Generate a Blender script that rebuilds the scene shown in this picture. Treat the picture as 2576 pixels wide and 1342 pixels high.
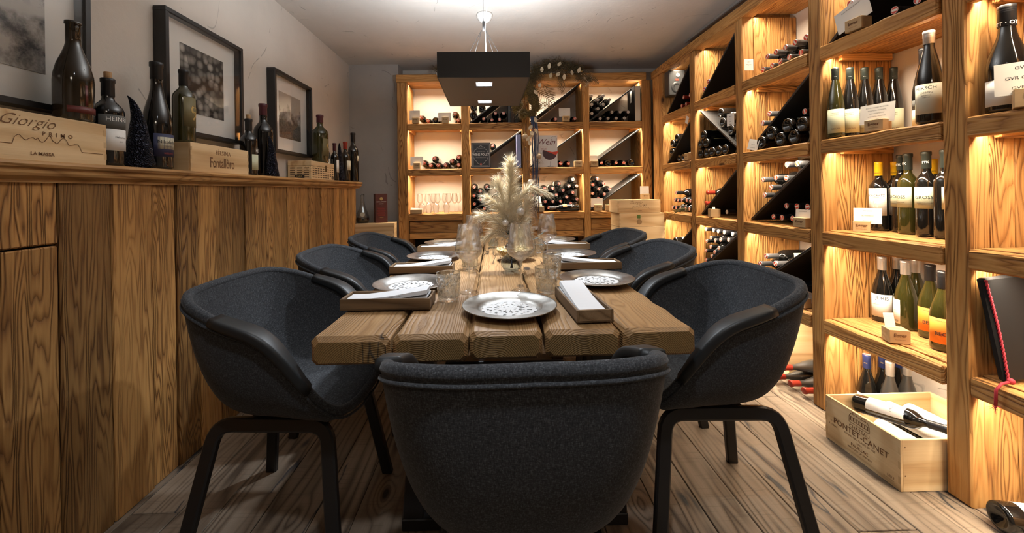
import bpy, bmesh, math, random
from mathutils import Vector, Matrix, Euler
PI = math.pi
rnd = random.Random(7)
for o in list(bpy.data.objects): bpy.data.objects.remove(o)
scene = bpy.context.scene
COL = scene.collection

# ------------------------------------------------------------------ camera
IW, IH, FPX, PPX, PPY = 2576.0, 1342.0, 1000.0, 1259.0, 480.0
cam_d = bpy.data.cameras.new('camera'); cam = bpy.data.objects.new('camera', cam_d); COL.objects.link(cam)
cam_d.sensor_fit = 'HORIZONTAL'; cam_d.sensor_width = 36.0; cam_d.lens = FPX / IW * 36.0
cam_d.shift_x = (IW / 2 - PPX) / IW; cam_d.shift_y = -(IH / 2 - PPY) / IW
cam_d.clip_start = 0.05; cam_d.clip_end = 50
cam.matrix_world = Matrix.Translation((0, 0, 1.135)) @ Matrix.Rotation(-0.019, 4, 'Z') @ Matrix.Rotation(PI / 2, 4, 'X') @ Matrix.Rotation(-0.0145, 4, 'Z')
scene.camera = cam
scene.cycles.transparent_max_bounces = 40
# ------------------------------------------------------------------ world, exposure, room lights
vs = scene.view_settings
vs.view_transform = 'Standard'; vs.look = 'None'; vs.gamma = 1.0; vs.use_curve_mapping = False
vs.exposure = 0.38
world = bpy.data.worlds.new('world'); scene.world = world; world.use_nodes = True
world.node_tree.nodes['Background'].inputs[0].default_value = (1, .9, .8, 1)
world.node_tree.nodes['Background'].inputs[1].default_value = 0.02
WARM = (1.0, .835, .615); COOL = (.86, .93, 1.0); NEUT = (1.0, .86, .70)
def area(name, loc, size, energy, color, rot=(0, 0, 0), spread=180, sy=None):
    d = bpy.data.lights.new(name, 'AREA'); d.energy = energy; d.color = color; d.spread = math.radians(spread)
    d.shape = 'RECTANGLE'; d.size = size; d.size_y = sy or size
    o = bpy.data.objects.new(name, d); o.location = loc; o.rotation_euler = rot; COL.objects.link(o); return o
LED_W, DOWN_W, UP_W, SPOT_W, REAR_W = 4.3, 7.5, 38.0, 9.0, 7.0
area('ceiling_downlight', (.05, .15, 2.46), .09, SPOT_W, COOL, (0, 0, 0), 130)          # recessed ceiling spot above the near table end
area('rear_fill_light', (.2, -1.05, 2.45), .5, REAR_W, NEUT, (0, 0, 0), 180)          # unseen fill light added behind the camera to brighten the room

# ------------------------------------------------------------------ mesh helpers
class MB:
    def __init__(s): s.v = []; s.f = []; s.m = []; s.sm = []
    def add(s, vs_, fs, mi=0, smooth=False):
        b = len(s.v); s.v += [tuple(v) for v in vs_]
        for f in fs: s.f.append(tuple(b + i for i in f)); s.m.append(mi); s.sm.append(smooth)
        return s
    def box(s, c, d, mi=0, rot=None):
        x, y, z = d[0] / 2, d[1] / 2, d[2] / 2
        P = [Vector((sx * x, sy * y, sz * z)) for sx in (-1, 1) for sy in (-1, 1) for sz in (-1, 1)]
        if rot: P = [Euler(rot).to_matrix() @ p for p in P]
        c = Vector(c); P = [p + c for p in P]
        return s.add(P, [(0, 1, 3, 2), (4, 6, 7, 5), (0, 4, 5, 1), (2, 3, 7, 6), (0, 2, 6, 4), (1, 5, 7, 3)], mi)
    def bbox(s, c, d, bev=.003, mi=0, jit=0, n=1, ax=None):
        """beam with rounded edges; ax = long axis; jit roughens it; n segments"""
        if ax is None: ax = max(range(3), key=lambda i: d[i])
        o = [(1, 2), (2, 0), (0, 1)][ax]
        a, b, L = d[o[0]] / 2, d[o[1]] / 2, d[ax] / 2
        bev = min(bev, a * .9, b * .9, L * .9)
        sec = [(a, -b + bev), (a, b - bev), (a - bev, b), (-a + bev, b), (-a, b - bev), (-a, -b + bev), (-a + bev, -b), (a - bev, -b)]
        ts = [(-L, 1)] + [(-L + bev + (2 * L - 2 * bev) * i / n, 0) for i in range(n + 1)] + [(L, 1)]
        V = []; F = []
        for t, e in ts:
            ja = rnd.uniform(-jit, jit); jb = rnd.uniform(-jit, jit)
            for (p, q) in sec:
                if e: p -= math.copysign(bev * .8, p); q -= math.copysign(bev * .8, q)
                pp = [0, 0, 0]
                pp[o[0]] = p + (ja + rnd.uniform(-jit, jit) * .5) * (1 if p > 0 else .6) + c[o[0]]
                pp[o[1]] = q + (jb + rnd.uniform(-jit, jit) * .5) + c[o[1]]; pp[ax] = t + c[ax]
                V.append(pp)
        k = len(sec)
        for i in range(len(ts) - 1):
            for j in range(k):
                F.append((i * k + j, i * k + (j + 1) % k, (i + 1) * k + (j + 1) % k, (i + 1) * k + j))
        F.append(tuple(reversed(range(k)))); F.append(tuple((len(ts) - 1) * k + j for j in range(k)))
        return s.add(V, F, mi)
    def lathe(s, prof, seg=24, mi=0, fn=None, smooth=True, a0=0, a1=2 * PI):
        full = abs(a1 - a0 - 2 * PI) < 1e-6
        nn = seg if full else seg + 1
        idx = []; V = []
        for (r, z) in prof:
            if r < 1e-7 and full: idx.append([len(V)] * nn); V.append((0, 0, z))
            else:
                row = []
                for i in range(nn):
                    a = a0 + (a1 - a0) * i / seg
                    rr = r + (fn(a, z) if fn else 0)
                    row.append(len(V)); V.append((rr * math.cos(a), rr * math.sin(a), z))
                idx.append(row)
        F = []
        for i in range(len(prof) - 1):
            A, B = idx[i], idx[i + 1]
            for j in range(seg):
                k = (j + 1) % nn
                q = [A[j], A[k], B[k], B[j]]; u = []
                for w in q:
                    if w not in u: u.append(w)
                if len(u) > 2: F.append(tuple(u))
        return s.add(V, F, mi, smooth)
    def sweep(s, pts, sec, up=Vector((0, 0, 1)), mi=0, smooth=False, close=False, scale=None):
        pts = [Vector(p) for p in pts]; n = len(pts); V = []; F = []; k = len(sec)
        for i, p in enumerate(pts):
            if close: t = pts[(i + 1) % n] - pts[i - 1]
            else: t = pts[min(i + 1, n - 1)] - pts[max(i - 1, 0)]
            t.normalize(); x = t.cross(up)
            if x.length < 1e-4: x = t.cross(Vector((1, 0, 0)))
            x.normalize(); y = x.cross(t); sc = scale[i] if scale else 1
            for a, b in sec: V.append(p + x * a * sc + y * b * sc)
        for i in range(n if close else n - 1):
            for j in range(k): F.append((i * k + j, i * k + (j + 1) % k, ((i + 1) % n) * k + (j + 1) % k, ((i + 1) % n) * k + j))
        if not close: F.append(tuple(reversed(range(k)))); F.append(tuple((n - 1) * k + j for j in range(k)))
        return s.add(V, F, mi, smooth)
    def tube(s, pts, r, seg=6, mi=0, scale=None, close=False):
        return s.sweep(pts, [(r * math.cos(2 * PI * i / seg), r * math.sin(2 * PI * i / seg)) for i in range(seg)], mi=mi, smooth=True, scale=scale, close=close)
    def sphere(s, c, r, seg=16, rings=10, mi=0):
        b = len(s.v); s.lathe([(r * math.sin(PI * i / rings), -r * math.cos(PI * i / rings)) for i in range(rings + 1)], seg, mi)
        for i in range(b, len(s.v)): s.v[i] = tuple(Vector(s.v[i]) + Vector(c))
        return s
    def mesh(s, name, mats):
        me = bpy.data.meshes.new(name); me.from_pydata(s.v, [], s.f)
        for m in (mats if isinstance(mats, (list, tuple)) else [mats]): me.materials.append(m)
        me.polygons.foreach_set('material_index', s.m); me.polygons.foreach_set('use_smooth', s.sm)
        me.update(); return me
def rrect(a, b, r, n=3):
    out = []
    for cx, cy, s0 in ((a - r, b - r, 0), (-a + r, b - r, 1), (-a + r, -b + r, 2), (a - r, -b + r, 3)):
        for i in range(n + 1):
            t = (s0 + i / n) * PI / 2; out.append((cx + r * math.cos(t), cy + r * math.sin(t)))
    return out

def ob(name, mesh, parent=None, loc=(0, 0, 0), rot=(0, 0, 0), mw=None):
    o = bpy.data.objects.new(name, mesh); COL.objects.link(o); o.parent = parent
    if mw is not None: o.matrix_local = mw
    else: o.location = loc; o.rotation_euler = rot
    return o
def tag(o, label, cat=None, group=None, kind=None):
    if label: o['label'] = label
    if cat: o['category'] = cat
    if group: o['group'] = group
    if kind: o['kind'] = kind
    return o
def thing(name, label, cat, loc=(0, 0, 0), rot=(0, 0, 0), group=None, mw=None):
    return tag(ob(name, None, None, loc, rot, mw), label, cat, group)
def wpart(name, c, d, mat, parent, bev=.003, jit=0, n=1, ax=None):
    """box-like piece given in world coordinates, its own origin at its centre"""
    mb = MB().bbox((0, 0, 0), d, bev, 0, jit, n, ax)
    pl = parent.location if parent else Vector((0, 0, 0))
    return ob(name, mb.mesh(name, mat), parent, Vector(c) - pl)

# ------------------------------------------------------------------ materials
MATS = {}
class NT:
    def __init__(s, name):
        s.mat = bpy.data.materials.new(name); s.mat.use_nodes = True; s.t = s.mat.node_tree
        s.b = s.t.nodes['Principled BSDF']; s.out = s.t.nodes['Material Output']
    def n(s, ty, **kw):
        x = s.t.nodes.new(ty)
        for k, v in kw.items():
            if k.startswith('_'): setattr(x, k[1:], v)
            else: s.set(x.inputs[k.replace('__', ' ')], v)
        return x
    def set(s, inp, v):
        if hasattr(v, 'links') or isinstance(v, bpy.types.NodeSocket): s.t.links.new(v, inp)
        else: inp.default_value = v
    def math(s, op, a, b=0.0, clamp=False):
        x = s.t.nodes.new('ShaderNodeMath'); x.operation = op; x.use_clamp = clamp; s.set(x.inputs[0], a); s.set(x.inputs[1], b); return x.outputs[0]
    def mix(s, f, a, b, blend='MIX'):
        x = s.t.nodes.new('ShaderNodeMix'); x.data_type = 'RGBA'; x.blend_type = blend
        s.set(x.inputs[0], f); s.set(x.inputs[6], a); s.set(x.inputs[7], b); return x.outputs[2]
    def ramp(s, f, stops):
        x = s.t.nodes.new('ShaderNodeValToRGB'); s.set(x.inputs[0], f); e = x.color_ramp.elements
        while len(e) < len(stops): e.new(.5)
        for i, (p, c) in enumerate(stops):
            e[i].position = p; e[i].color = (*c, 1) if len(c) == 3 else c
        return x.outputs[0]
    def noise(s, vec, scale, detail=3, rough=.5, dist=0.0):
        x = s.n('ShaderNodeTexNoise', Vector=vec, Scale=scale, Detail=detail, Roughness=rough, Distortion=dist); return x.outputs[0]
    def bump(s, h, strength=.3, dist=.01):
        x = s.n('ShaderNodeBump', Strength=strength, Distance=dist, Height=h); s.t.links.new(x.outputs[0], s.b.inputs['Normal']); return x
    def coord(s, kind='Object'): return s.t.nodes.new('ShaderNodeTexCoord').outputs[kind]
    def mapping(s, vec, scale=(1, 1, 1), loc=(0, 0, 0)):
        return s.n('ShaderNodeMapping', Vector=vec, Scale=scale, Location=loc).outputs[0]
    def pset(s, **kw):
        for k, v in kw.items(): s.set(s.b.inputs[k.replace('__', ' ')], v)
        return s
def plain(name, col, rough=.5, metal=0.0, spec=.5, coat=0.0, emit=None, es=0):
    if name in MATS: return MATS[name]
    t = NT(name); t.pset(Base__Color=(*col, 1), Roughness=rough, Metallic=metal, Specular__IOR__Level=spec, Coat__Weight=coat)
    if emit: t.pset(Emission__Color=(*emit, 1), Emission__Strength=es); t.mat.cycles.emission_sampling = 'NONE'
    MATS[name] = t.mat; return t.mat
PAL = {  # light, mid, dark, knot
    'shelf': ((.60, .320, .104), (.45, .212, .060), (.185, .073, .018), .60),
    'panel': ((.42, .220, .070), (.30, .142, .042), (.125, .052, .015), .60),
    'ledge': ((.54, .31, .12), (.44, .235, .082), (.25, .115, .035), .5),
    'table': ((.31, .182, .078), (.225, .122, .048), (.085, .043, .016), .55),
    'floor': ((.250, .195, .145), (.180, .135, .096), (.070, .050, .036), .55),
    'endgrain': ((.20, .120, .045), (.145, .082, .028), (.060, .032, .011), .62),
    'crate': ((.74, .56, .33), (.66, .46, .245), (.50, .31, .145), .6),
    'tray': ((.20, .125, .065), (.15, .088, .042), (.08, .045, .02), .55),
    'block': ((.60, .43, .24), (.54, .37, .19), (.44, .28, .135), .6),
}
def wood(pal, ax, rings=9.0, var=.28, bump=.35, key='', fr=(.55, 6.5), radial=False, streak=1.1):
    k = f'wood_{pal}_{ax}{key}'
    if k in MATS: return MATS[k]
    L, M, D, rough = PAL[pal]; t = NT(k)
    oi = t.t.nodes.new('ShaderNodeObjectInfo'); r = oi.outputs['Random']
    off = t.n('ShaderNodeCombineXYZ', X=t.math('MULTIPLY', r, 37.0), Y=t.math('MULTIPLY', r, 91.0), Z=t.math('MULTIPLY', r, 53.0)).outputs[0]
    va = t.t.nodes.new('ShaderNodeVectorMath'); va.operation = 'ADD'; t.set(va.inputs[0], t.coord()); t.set(va.inputs[1], off); P = va.outputs[0]
    def st(along, across): s = [across] * 3; s['xyz'.index(ax)] = along; return t.mapping(P, tuple(s))
    wav = t.noise(st(*fr), 1.0, 2.5, .45)
    # knots: stretched cells with a dark core that bend the rings round them
    vo = t.n('ShaderNodeTexVoronoi', Vector=st(2.1, 5.0), Scale=1.0, Randomness=1.0); kd = vo.outputs['Distance']
    kn = t.math('SUBTRACT', 1.0, t.math('MULTIPLY', kd, 3.2), True)
    sel = t.math('GREATER_THAN', t.n('ShaderNodeSeparateColor', Color=vo.outputs['Color']).outputs[0], .48)
    kn = t.math('MULTIPLY', t.math('POWER', kn, 1.6), sel)
    ph = t.math('ADD', t.math('MULTIPLY', wav, rings), t.math('MULTIPLY', kn, 5.0))
    if radial:      # growth rings about a pith below the plank: arcs on the sawn end, lines along the top
        sp = t.n('ShaderNodeSeparateXYZ', Vector=t.coord()); cx = t.math('ADD', sp.outputs[0], t.math('MULTIPLY', t.math('SUBTRACT', r, .5), .10)); cz = t.math('ADD', sp.outputs[2], .075)
        rad = t.math('SQRT', t.math('ADD', t.math('MULTIPLY', cx, cx), t.math('MULTIPLY', cz, cz)))
        ph = t.math('ADD', t.math('MULTIPLY', rad, rings * 6.0), t.math('ADD', t.math('MULTIPLY', wav, rings * .22), t.math('MULTIPLY', kn, 4.0)))
    ring = t.math('PINGPONG', ph, .5); ring = t.math('MULTIPLY', ring, 2.0)
    fine = t.noise(st(3.0, 150.0), 1.0, 3, .65)
    wide = t.noise(st(1.0, 11.0), 1.0, 3, .6)
    amt = t.ramp(t.noise(st(1.2, 5.0), 1.0, 2, .5), [(.32, (.22,) * 3), (.62, (.78,) * 3)]) if not radial else .34
    g = t.math('ADD', t.math('MULTIPLY', t.math('POWER', ring, 2.2), amt), t.math('MULTIPLY', fine, .42))
    col = t.ramp(g, [(.12, L), (.45, M), (.95, D)])
    col = t.mix(t.math('MULTIPLY', t.math('SUBTRACT', wide, .42, True), streak, True), col, (*[c * .62 for c in D], 1))
    core = t.math('MULTIPLY', t.math('SUBTRACT', kn, .52, True), 5.0, True)
    col = t.mix(core, col, (D[0] * .32, D[1] * .32, D[2] * .35, 1))
    v = t.math('ADD', 1.0 - var / 2, t.math('MULTIPLY', t.n('ShaderNodeTexWhiteNoise', _noise_dimensions='1D', W=t.math('MULTIPLY', r, 77.0)).outputs[0], var))
    col = t.n('ShaderNodeHueSaturation', Color=col, Value=v, Saturation=1.0).outputs[0]
    pits = t.noise(st(30, 60.0), 1.0, 2, .6)
    h = t.math('SUBTRACT', t.math('MULTIPLY', g, -1.0), t.math('MULTIPLY', t.math('LESS_THAN', pits, .33), .5))
    t.pset(Base__Color=col, Roughness=rough, Specular__IOR__Level=.35); t.bump(h, bump, .006)
    MATS[k] = t.mat; return t.mat
def crack_wood(m, sc, thin, thr, ccol, rough, saw=0.0):
    nt = m.node_tree; t = NT.__new__(NT); t.mat = m; t.t = nt; t.b = nt.nodes['Principled BSDF']
    c0 = t.b.inputs['Base Color'].links[0].from_socket
    r = nt.nodes.new('ShaderNodeObjectInfo').outputs['Random']
    off = t.n('ShaderNodeCombineXYZ', X=t.math('MULTIPLY', r, 23.0), Y=t.math('MULTIPLY', r, 61.0)).outputs[0]
    va = nt.nodes.new('ShaderNodeVectorMath'); va.operation = 'ADD'; t.set(va.inputs[0], t.coord()); t.set(va.inputs[1], off)
    n1 = t.noise(t.mapping(va.outputs[0], sc), 1.0, 4, .6)
    crack = t.math('SUBTRACT', 1.0, t.math('MULTIPLY', t.math('ABSOLUTE', t.math('SUBTRACT', n1, .5)), thin), True)
    n2 = t.noise(t.mapping(va.outputs[0], (4, 1.3, 1), (5, 5, 5)), 1.0, 2, .5)
    crack = t.math('MULTIPLY', crack, t.math('GREATER_THAN', n2, thr))
    col = c0
    if saw:
        sw = t.noise(t.mapping(va.outputs[0], (5, 130, 1)), 1.0, 1, .5)
        col = t.mix(t.math('MULTIPLY', t.math('GREATER_THAN', sw, .63), saw), col, (.05, .035, .025, 1))
    col = t.mix(crack, col, (*ccol, 1)); t.pset(Base__Color=col, Roughness=rough); return m
def floor_wood(): return crack_wood(wood('floor', 'y', 12.0, .45, .3, '_boards', (.5, 7.0), False, .45), (3.2, .55, 1), 75.0, .55, (.018, .024, .032), .46, .22)
def plaster(name, col):
    t = NT(name); P = t.coord()
    n1 = t.noise(P, 2.2, 5, .62); n2 = t.noise(P, 38, 4, .7); n3 = t.noise(t.mapping(P, (1, 1, 1), (4, 4, 4)), 1.7, 1, .4, .6); n4 = t.noise(P, 2.4, 2, .5)
    scr = t.math('SUBTRACT', 1.0, t.math('MULTIPLY', t.math('ABSOLUTE', t.math('SUBTRACT', n3, .5)), 260.0), True)
    scr = t.math('MULTIPLY', scr, t.math('GREATER_THAN', t.math('MULTIPLY', n4, t.noise(P, 14, 2)), .285))
    c = t.ramp(n1, [(.3, tuple(v * .88 for v in col)), (.7, col)])
    c = t.mix(t.math('MULTIPLY', scr, .55), c, tuple(v * .35 for v in col) + (1,))
    t.pset(Base__Color=c, Roughness=.85, Specular__IOR__Level=.2)
    h = t.math('SUBTRACT', t.math('ADD', t.math('MULTIPLY', n1, 1.2), t.math('MULTIPLY', n2, .25)), t.math('MULTIPLY', scr, .5))
    t.bump(h, .35, .012); return t.mat
def fabric():
    t = NT('charcoal_fabric'); P = t.coord()
    a = t.noise(t.mapping(P, (420, 420, 120)), 1.0, 2, .7); b = t.noise(t.mapping(P, (150, 150, 700)), 1.0, 2, .7); c = t.noise(P, 9, 3)
    m = t.math('MULTIPLY', t.math('ADD', a, b), .5)
    col = t.ramp(m, [(.36, (.018, .0188, .0208)), (.52, (.042, .044, .0485)), (.68, (.115, .121, .132))])
    col = t.mix(t.math('MULTIPLY', c, .25), col, (.034, .035, .038, 1))
    t.pset(Base__Color=col, Roughness=.95, Specular__IOR__Level=.15, Sheen__Weight=.10, Sheen__Roughness=.4); t.bump(m, .25, .002); return t.mat
def thin_glass(name, tint=(1, 1, 1), refl=1.0, edge=.22):
    if name in MATS: return MATS[name]
    t = NT(name); N = t.t.nodes; N.remove(t.b)
    lw = t.n('ShaderNodeLayerWeight', Blend=.28); fac = lw.outputs['Facing']; fr = lw.outputs['Fresnel']
    col = t.ramp(fac, [(.45, tint), (.93, tuple(c * edge for c in tint))])
    tr = t.n('ShaderNodeBsdfTransparent', Color=col); gl = t.n('ShaderNodeBsdfGlossy', Color=(1, 1, 1, 1), Roughness=.02)
    mx = t.n('ShaderNodeMixShader', Fac=t.math('MULTIPLY', t.math('ADD', .035, t.math('MULTIPLY', t.math('POWER', fac, 2.4), .9)), refl, True))
    t.t.links.new(tr.outputs[0], mx.inputs[1]); t.t.links.new(gl.outputs[0], mx.inputs[2]); t.t.links.new(mx.outputs[0], t.out.inputs[0])
    MATS[name] = t.mat; return t.mat
def crystal():
    t = NT('cut_crystal'); N = t.t.nodes; N.remove(t.b)
    lw = t.n('ShaderNodeLayerWeight', Blend=.35)
    tr = t.n('ShaderNodeBsdfTransparent', Color=(.93, .95, .95, 1)); rf = t.n('ShaderNodeBsdfGlass', Color=(.97, .98, .98, 1), Roughness=.02, IOR=1.45)
    gl = t.n('ShaderNodeBsdfGlossy', Color=(1, 1, 1, 1), Roughness=.05)
    m1 = t.n('ShaderNodeMixShader', Fac=.75); m2 = t.n('ShaderNodeMixShader', Fac=t.math('ADD', .05, t.math('MULTIPLY', t.math('POWER', lw.outputs['Facing'], 4.0), .6), True))
    L = t.t.links; L.new(tr.outputs[0], m1.inputs[1]); L.new(rf.outputs[0], m1.inputs[2]); L.new(m1.outputs[0], m2.inputs[1]); L.new(gl.outputs[0], m2.inputs[2]); L.new(m2.outputs[0], t.out.inputs[0])
    return t.mat
def stem_glass():
    t = NT('stemware_glass'); N = t.t.nodes; N.remove(t.b)
    lw = t.n('ShaderNodeLayerWeight', Blend=.3); fac = lw.outputs['Facing']
    col = t.ramp(fac, [(.62, (.99, .992, .992)), (.96, (.34, .35, .35))])
    tr = t.n('ShaderNodeBsdfTransparent', Color=col); gs = t.n('ShaderNodeBsdfGlass', Color=(1, 1, 1, 1), Roughness=0.0, IOR=1.5); gl = t.n('ShaderNodeBsdfGlossy', Color=(1, 1, 1, 1), Roughness=.03)
    m1 = t.n('ShaderNodeMixShader', Fac=.36); m2 = t.n('ShaderNodeMixShader', Fac=t.math('ADD', .025, t.math('MULTIPLY', t.math('POWER', fac, 3.6), .8), True))
    L = t.t.links; L.new(tr.outputs[0], m1.inputs[1]); L.new(gs.outputs[0], m1.inputs[2]); L.new(m1.outputs[0], m2.inputs[1]); L.new(gl.outputs[0], m2.inputs[2]); L.new(m2.outputs[0], t.out.inputs[0])
    return t.mat
def pewter():
    t = NT('old_silver'); P = t.coord(); n = t.noise(P, 42, 5, .7); n2 = t.noise(P, 9, 4, .6)
    col = t.ramp(n2, [(.3, (.20, .19, .175)), (.7, (.40, .385, .36))]); ro = t.math('ADD', .24, t.math('MULTIPLY', n, .25))
    t.pset(Base__Color=col, Metallic=1.0, Roughness=ro); t.bump(n, .08, .004); return t.mat
def bottle_glass(name, col, rough=.08):
    if name in MATS: return MATS[name]
    t = NT(name); P = t.coord(); n = t.noise(P, 30, 3, .6)
    t.pset(Base__Color=(*col, 1), Roughness=t.math('ADD', rough, t.math('MULTIPLY', t.math('SUBTRACT', n, .5, True), .3)), Specular__IOR__Level=.5, Coat__Weight=.5, Coat__Roughness=.05)
    MATS[name] = t.mat; return t.mat
def sequin():
    t = NT('navy_sequins'); P = t.coord(); vo = t.n('ShaderNodeTexVoronoi', Vector=P, Scale=190.0)
    nm = t.n('ShaderNodeTexVoronoi', Vector=P, Scale=190.0, _feature='F1')
    col = t.ramp(t.n('ShaderNodeSeparateColor', Color=vo.outputs['Color']).outputs[1], [(0, (.003, .003, .006)), (.85, (.008, .009, .02)), (1, (.09, .095, .14))])
    t.pset(Base__Color=col, Metallic=.75, Roughness=.3); t.bump(nm.outputs['Distance'], 1.0, .006); return t.mat
def rough_gold():
    t = NT('gold_mosaic'); P = t.coord(); vo = t.n('ShaderNodeTexVoronoi', Vector=P, Scale=150.0)
    col = t.ramp(t.n('ShaderNodeSeparateColor', Color=vo.outputs['Color']).outputs[0], [(0, (.16, .10, .03)), (.6, (.48, .34, .13)), (1, (.85, .72, .42))])
    t.pset(Base__Color=col, Metallic=.25, Roughness=.35); t.bump(vo.outputs['Distance'], .9, .008); return t.mat
def print_mat(kind):
    t = NT('print_' + kind); P = t.coord()
    if kind == 'berries':
        vo = t.n('ShaderNodeTexVoronoi', Vector=t.mapping(P, (0, 24, 24)), Scale=1.0, Randomness=.75); d = vo.outputs['Distance']
        v = t.math('SUBTRACT', .82, t.math('MULTIPLY', t.math('POWER', d, 2.0), 2.0), True)
        br = t.math('ADD', .35, t.math('MULTIPLY', t.n('ShaderNodeSeparateColor', Color=vo.outputs['Color']).outputs[0], .65))
        mask = t.noise(t.mapping(P, (1, 1, 1), (2.2, .4, .1)), 6.5, 1)
        v = t.math('MULTIPLY', t.math('MULTIPLY', v, br), t.math('MULTIPLY', t.math('SUBTRACT', mask, .36, True), 5.0, True))
        col = t.ramp(v, [(0, (.012, .011, .010)), (1, (.62, .58, .52))])
    else:
        z = t.n('ShaderNodeSeparateXYZ', Vector=P).outputs[2]
        n = t.noise(t.mapping(P, (0, 1, 1)), 14, 6, .65); n2 = t.noise(t.mapping(P, (0, 1, 0)), 11 if kind == 'mountain' else 3, 4, .6)
        ridge = t.math('SUBTRACT', t.math('ADD', t.math('MULTIPLY', n2, .28), -.08 if kind == 'mountain' else -.10), z)
        m = t.math('MULTIPLY', ridge, 60.0, True)
        sky = t.ramp(t.math('ADD', .5, t.math('MULTIPLY', z, 2.2)), [(0, (.50, .47, .42)), (1, (.30, .28, .25))])
        land = t.ramp(n, [(.38, (.02, .018, .016)), (.62, (.42, .38, .34))])
        col = t.mix(m, sky, land)
        if kind == 'mountain':
            low = t.math('MULTIPLY', t.math('SUBTRACT', -.03, z), 40.0, True); g = t.noise(t.mapping(P, (0, 60, 60)), 1.0, 3, .7)
            col = t.mix(low, col, t.ramp(g, [(.35, (.02, .018, .016)), (.7, (.20, .18, .155))]))
        else:
            tr = t.noise(t.mapping(P, (0, 40, 40)), 1.0, 4, .7); up = t.math('MULTIPLY', t.math('SUBTRACT', z, .04), 10.0, True)
            col = t.mix(t.math('MULTIPLY', t.math('GREATER_THAN', tr, .54), up), col, (.03, .028, .026, 1))
    t.pset(Base__Color=col, Roughness=.5); return t.mat

M_PLASTER = plaster('lime_plaster', (.58, .525, .465)); M_GREY = plaster('grey_plaster', (.42, .39, .36)); M_CEIL = plaster('ceiling_plaster', (.60, .555, .505))
M_FAB = fabric(); M_LEATHER = plain('black_leather', (.014, .015, .016), .46, spec=.4)
M_BLACKWOOD = plain('black_stained_wood', (.012, .011, .011), .38); M_STEEL = plain('blackened_steel', (.020, .019, .019), .42, .2)
M_DIVIDER = plain('dark_steel_plate', (.030, .030, .032), .42, .35); M_PENDANT = plain('pendant_black', (.018, .016, .015), .45, .3)
M_GLASS = thin_glass('clear_glass'); M_PANE = thin_glass('picture_glass', (.97, .97, .97), .55, .9); M_BLUEGLASS = thin_glass('blue_glass', (.84, .89, .92), 1.0, .35)
M_CRYSTAL = crystal(); M_SILVER = pewter(); M_LINEN = plain('white_linen', (.56, .56, .57), .9); M_PAPER = plain('white_paper', (.80, .78, .73), .8)
M_PAPERTXT = plain('ink_black', (.02, .02, .02), .7); M_BURN = plain('burnt_brown', (.16, .075, .03), .8); M_WHITEINK = plain('ink_white', (.75, .75, .72), .6); M_REDINK = plain('ink_red', (.30, .03, .02), .6)
M_GREENINK = plain('ink_green', (.10, .16, .03), .6); M_GOLDINK = plain('ink_gold', (.55, .40, .15), .4, .5)
G_DARK = bottle_glass('bottle_black', (.0065, .006, .0055)); G_OLIVE = bottle_glass('bottle_olive', (.030, .027, .006)); G_BROWN = bottle_glass('bottle_brown', (.020, .013, .006)); G_DUST = bottle_glass('bottle_dusty', (.030, .029, .027), .34)
C_RED = plain('capsule_red', (.30, .025, .012), .4); C_BLACK = plain('capsule_black', (.014, .014, .016), .35, .2); C_GREY = plain('capsule_grey', (.16, .16, .17), .35, .6); C_SILVER = plain('capsule_silver', (.55, .54, .53), .35, .7)
C_YELLOW = plain('capsule_yellow', (.80, .46, .01), .4); C_GREEN = plain('capsule_bottle_green', (.035, .045, .04), .38, .3); C_BLUE = plain('capsule_blue', (.035, .05, .17), .35, .4); C_PLUM = plain('capsule_plum', (.075, .012, .02), .45)
C_CORK = plain('cork', (.42, .25, .12), .85); DISC_RED = plain('seal_red', (.62, .06, .03), .45); DISC_ORANGE = plain('seal_orange', (.70, .13, .04), .45); DISC_WHITE = plain('seal_white', (.80, .74, .68), .45); DISC_GREY = plain('seal_grey', (.42, .41, .40), .35, .5)
L_CREAM = plain('label_cream', (.66, .64, .52), .7); L_WHITE = plain('label_white', (.74, .73, .70), .7); L_ORANGE = plain('label_orange', (.85, .24, .02), .65); L_SAGE = plain('label_sage', (.55, .58, .42), .7); L_OLIVE = plain('label_olive', (.16, .13, .055), .6); L_GREY = plain('label_grey', (.10, .10, .095), .7); L_NAVY = plain('label_navy', (.03, .035, .09), .5)
M_LEDSTRIP = plain('led_diffuser', (.9, .85, .75), .5, emit=WARM, es=6.0)

# ------------------------------------------------------------------ lettering
_txt = {}
def text_data(s, size, align='CENTER', shear=0.0, bold=0.0):
    k = (s, round(size, 5), align, shear, bold)
    if k not in _txt:
        cu = bpy.data.curves.new('txt', 'FONT'); cu.body = s; cu.size = size; cu.align_x = align; cu.align_y = 'CENTER'; cu.shear = shear; cu.offset = bold * size; cu.resolution_u = 2
        o = bpy.data.objects.new('txt', cu); COL.objects.link(o); dg = bpy.context.evaluated_depsgraph_get(); dg.update()
        me = bpy.data.meshes.new_from_object(o.evaluated_get(dg)); bpy.data.objects.remove(o); bpy.data.curves.remove(cu)
        _txt[k] = ([tuple(v.co) for v in me.vertices], [tuple(p.vertices) for p in me.polygons]); bpy.data.meshes.remove(me)
    return _txt[k]
def letter(parent, s, size, x, y, z, mat, align='CENTER', shear=0.0, bold=0.0, mw=None, sx=1.0):
    """flat lettering on a face that looks along local -Y"""
    V, F = text_data(s, size, align, shear, bold); mb = MB()
    if not V: return
    mb.add([(v[0] * sx, 0, v[1]) for v in V], F)
    m = Matrix.Translation((x, y, z)); m = (mw @ m) if mw is not None else m
    return ob('lettering', mb.mesh('lettering', mat), parent, mw=m)
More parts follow.
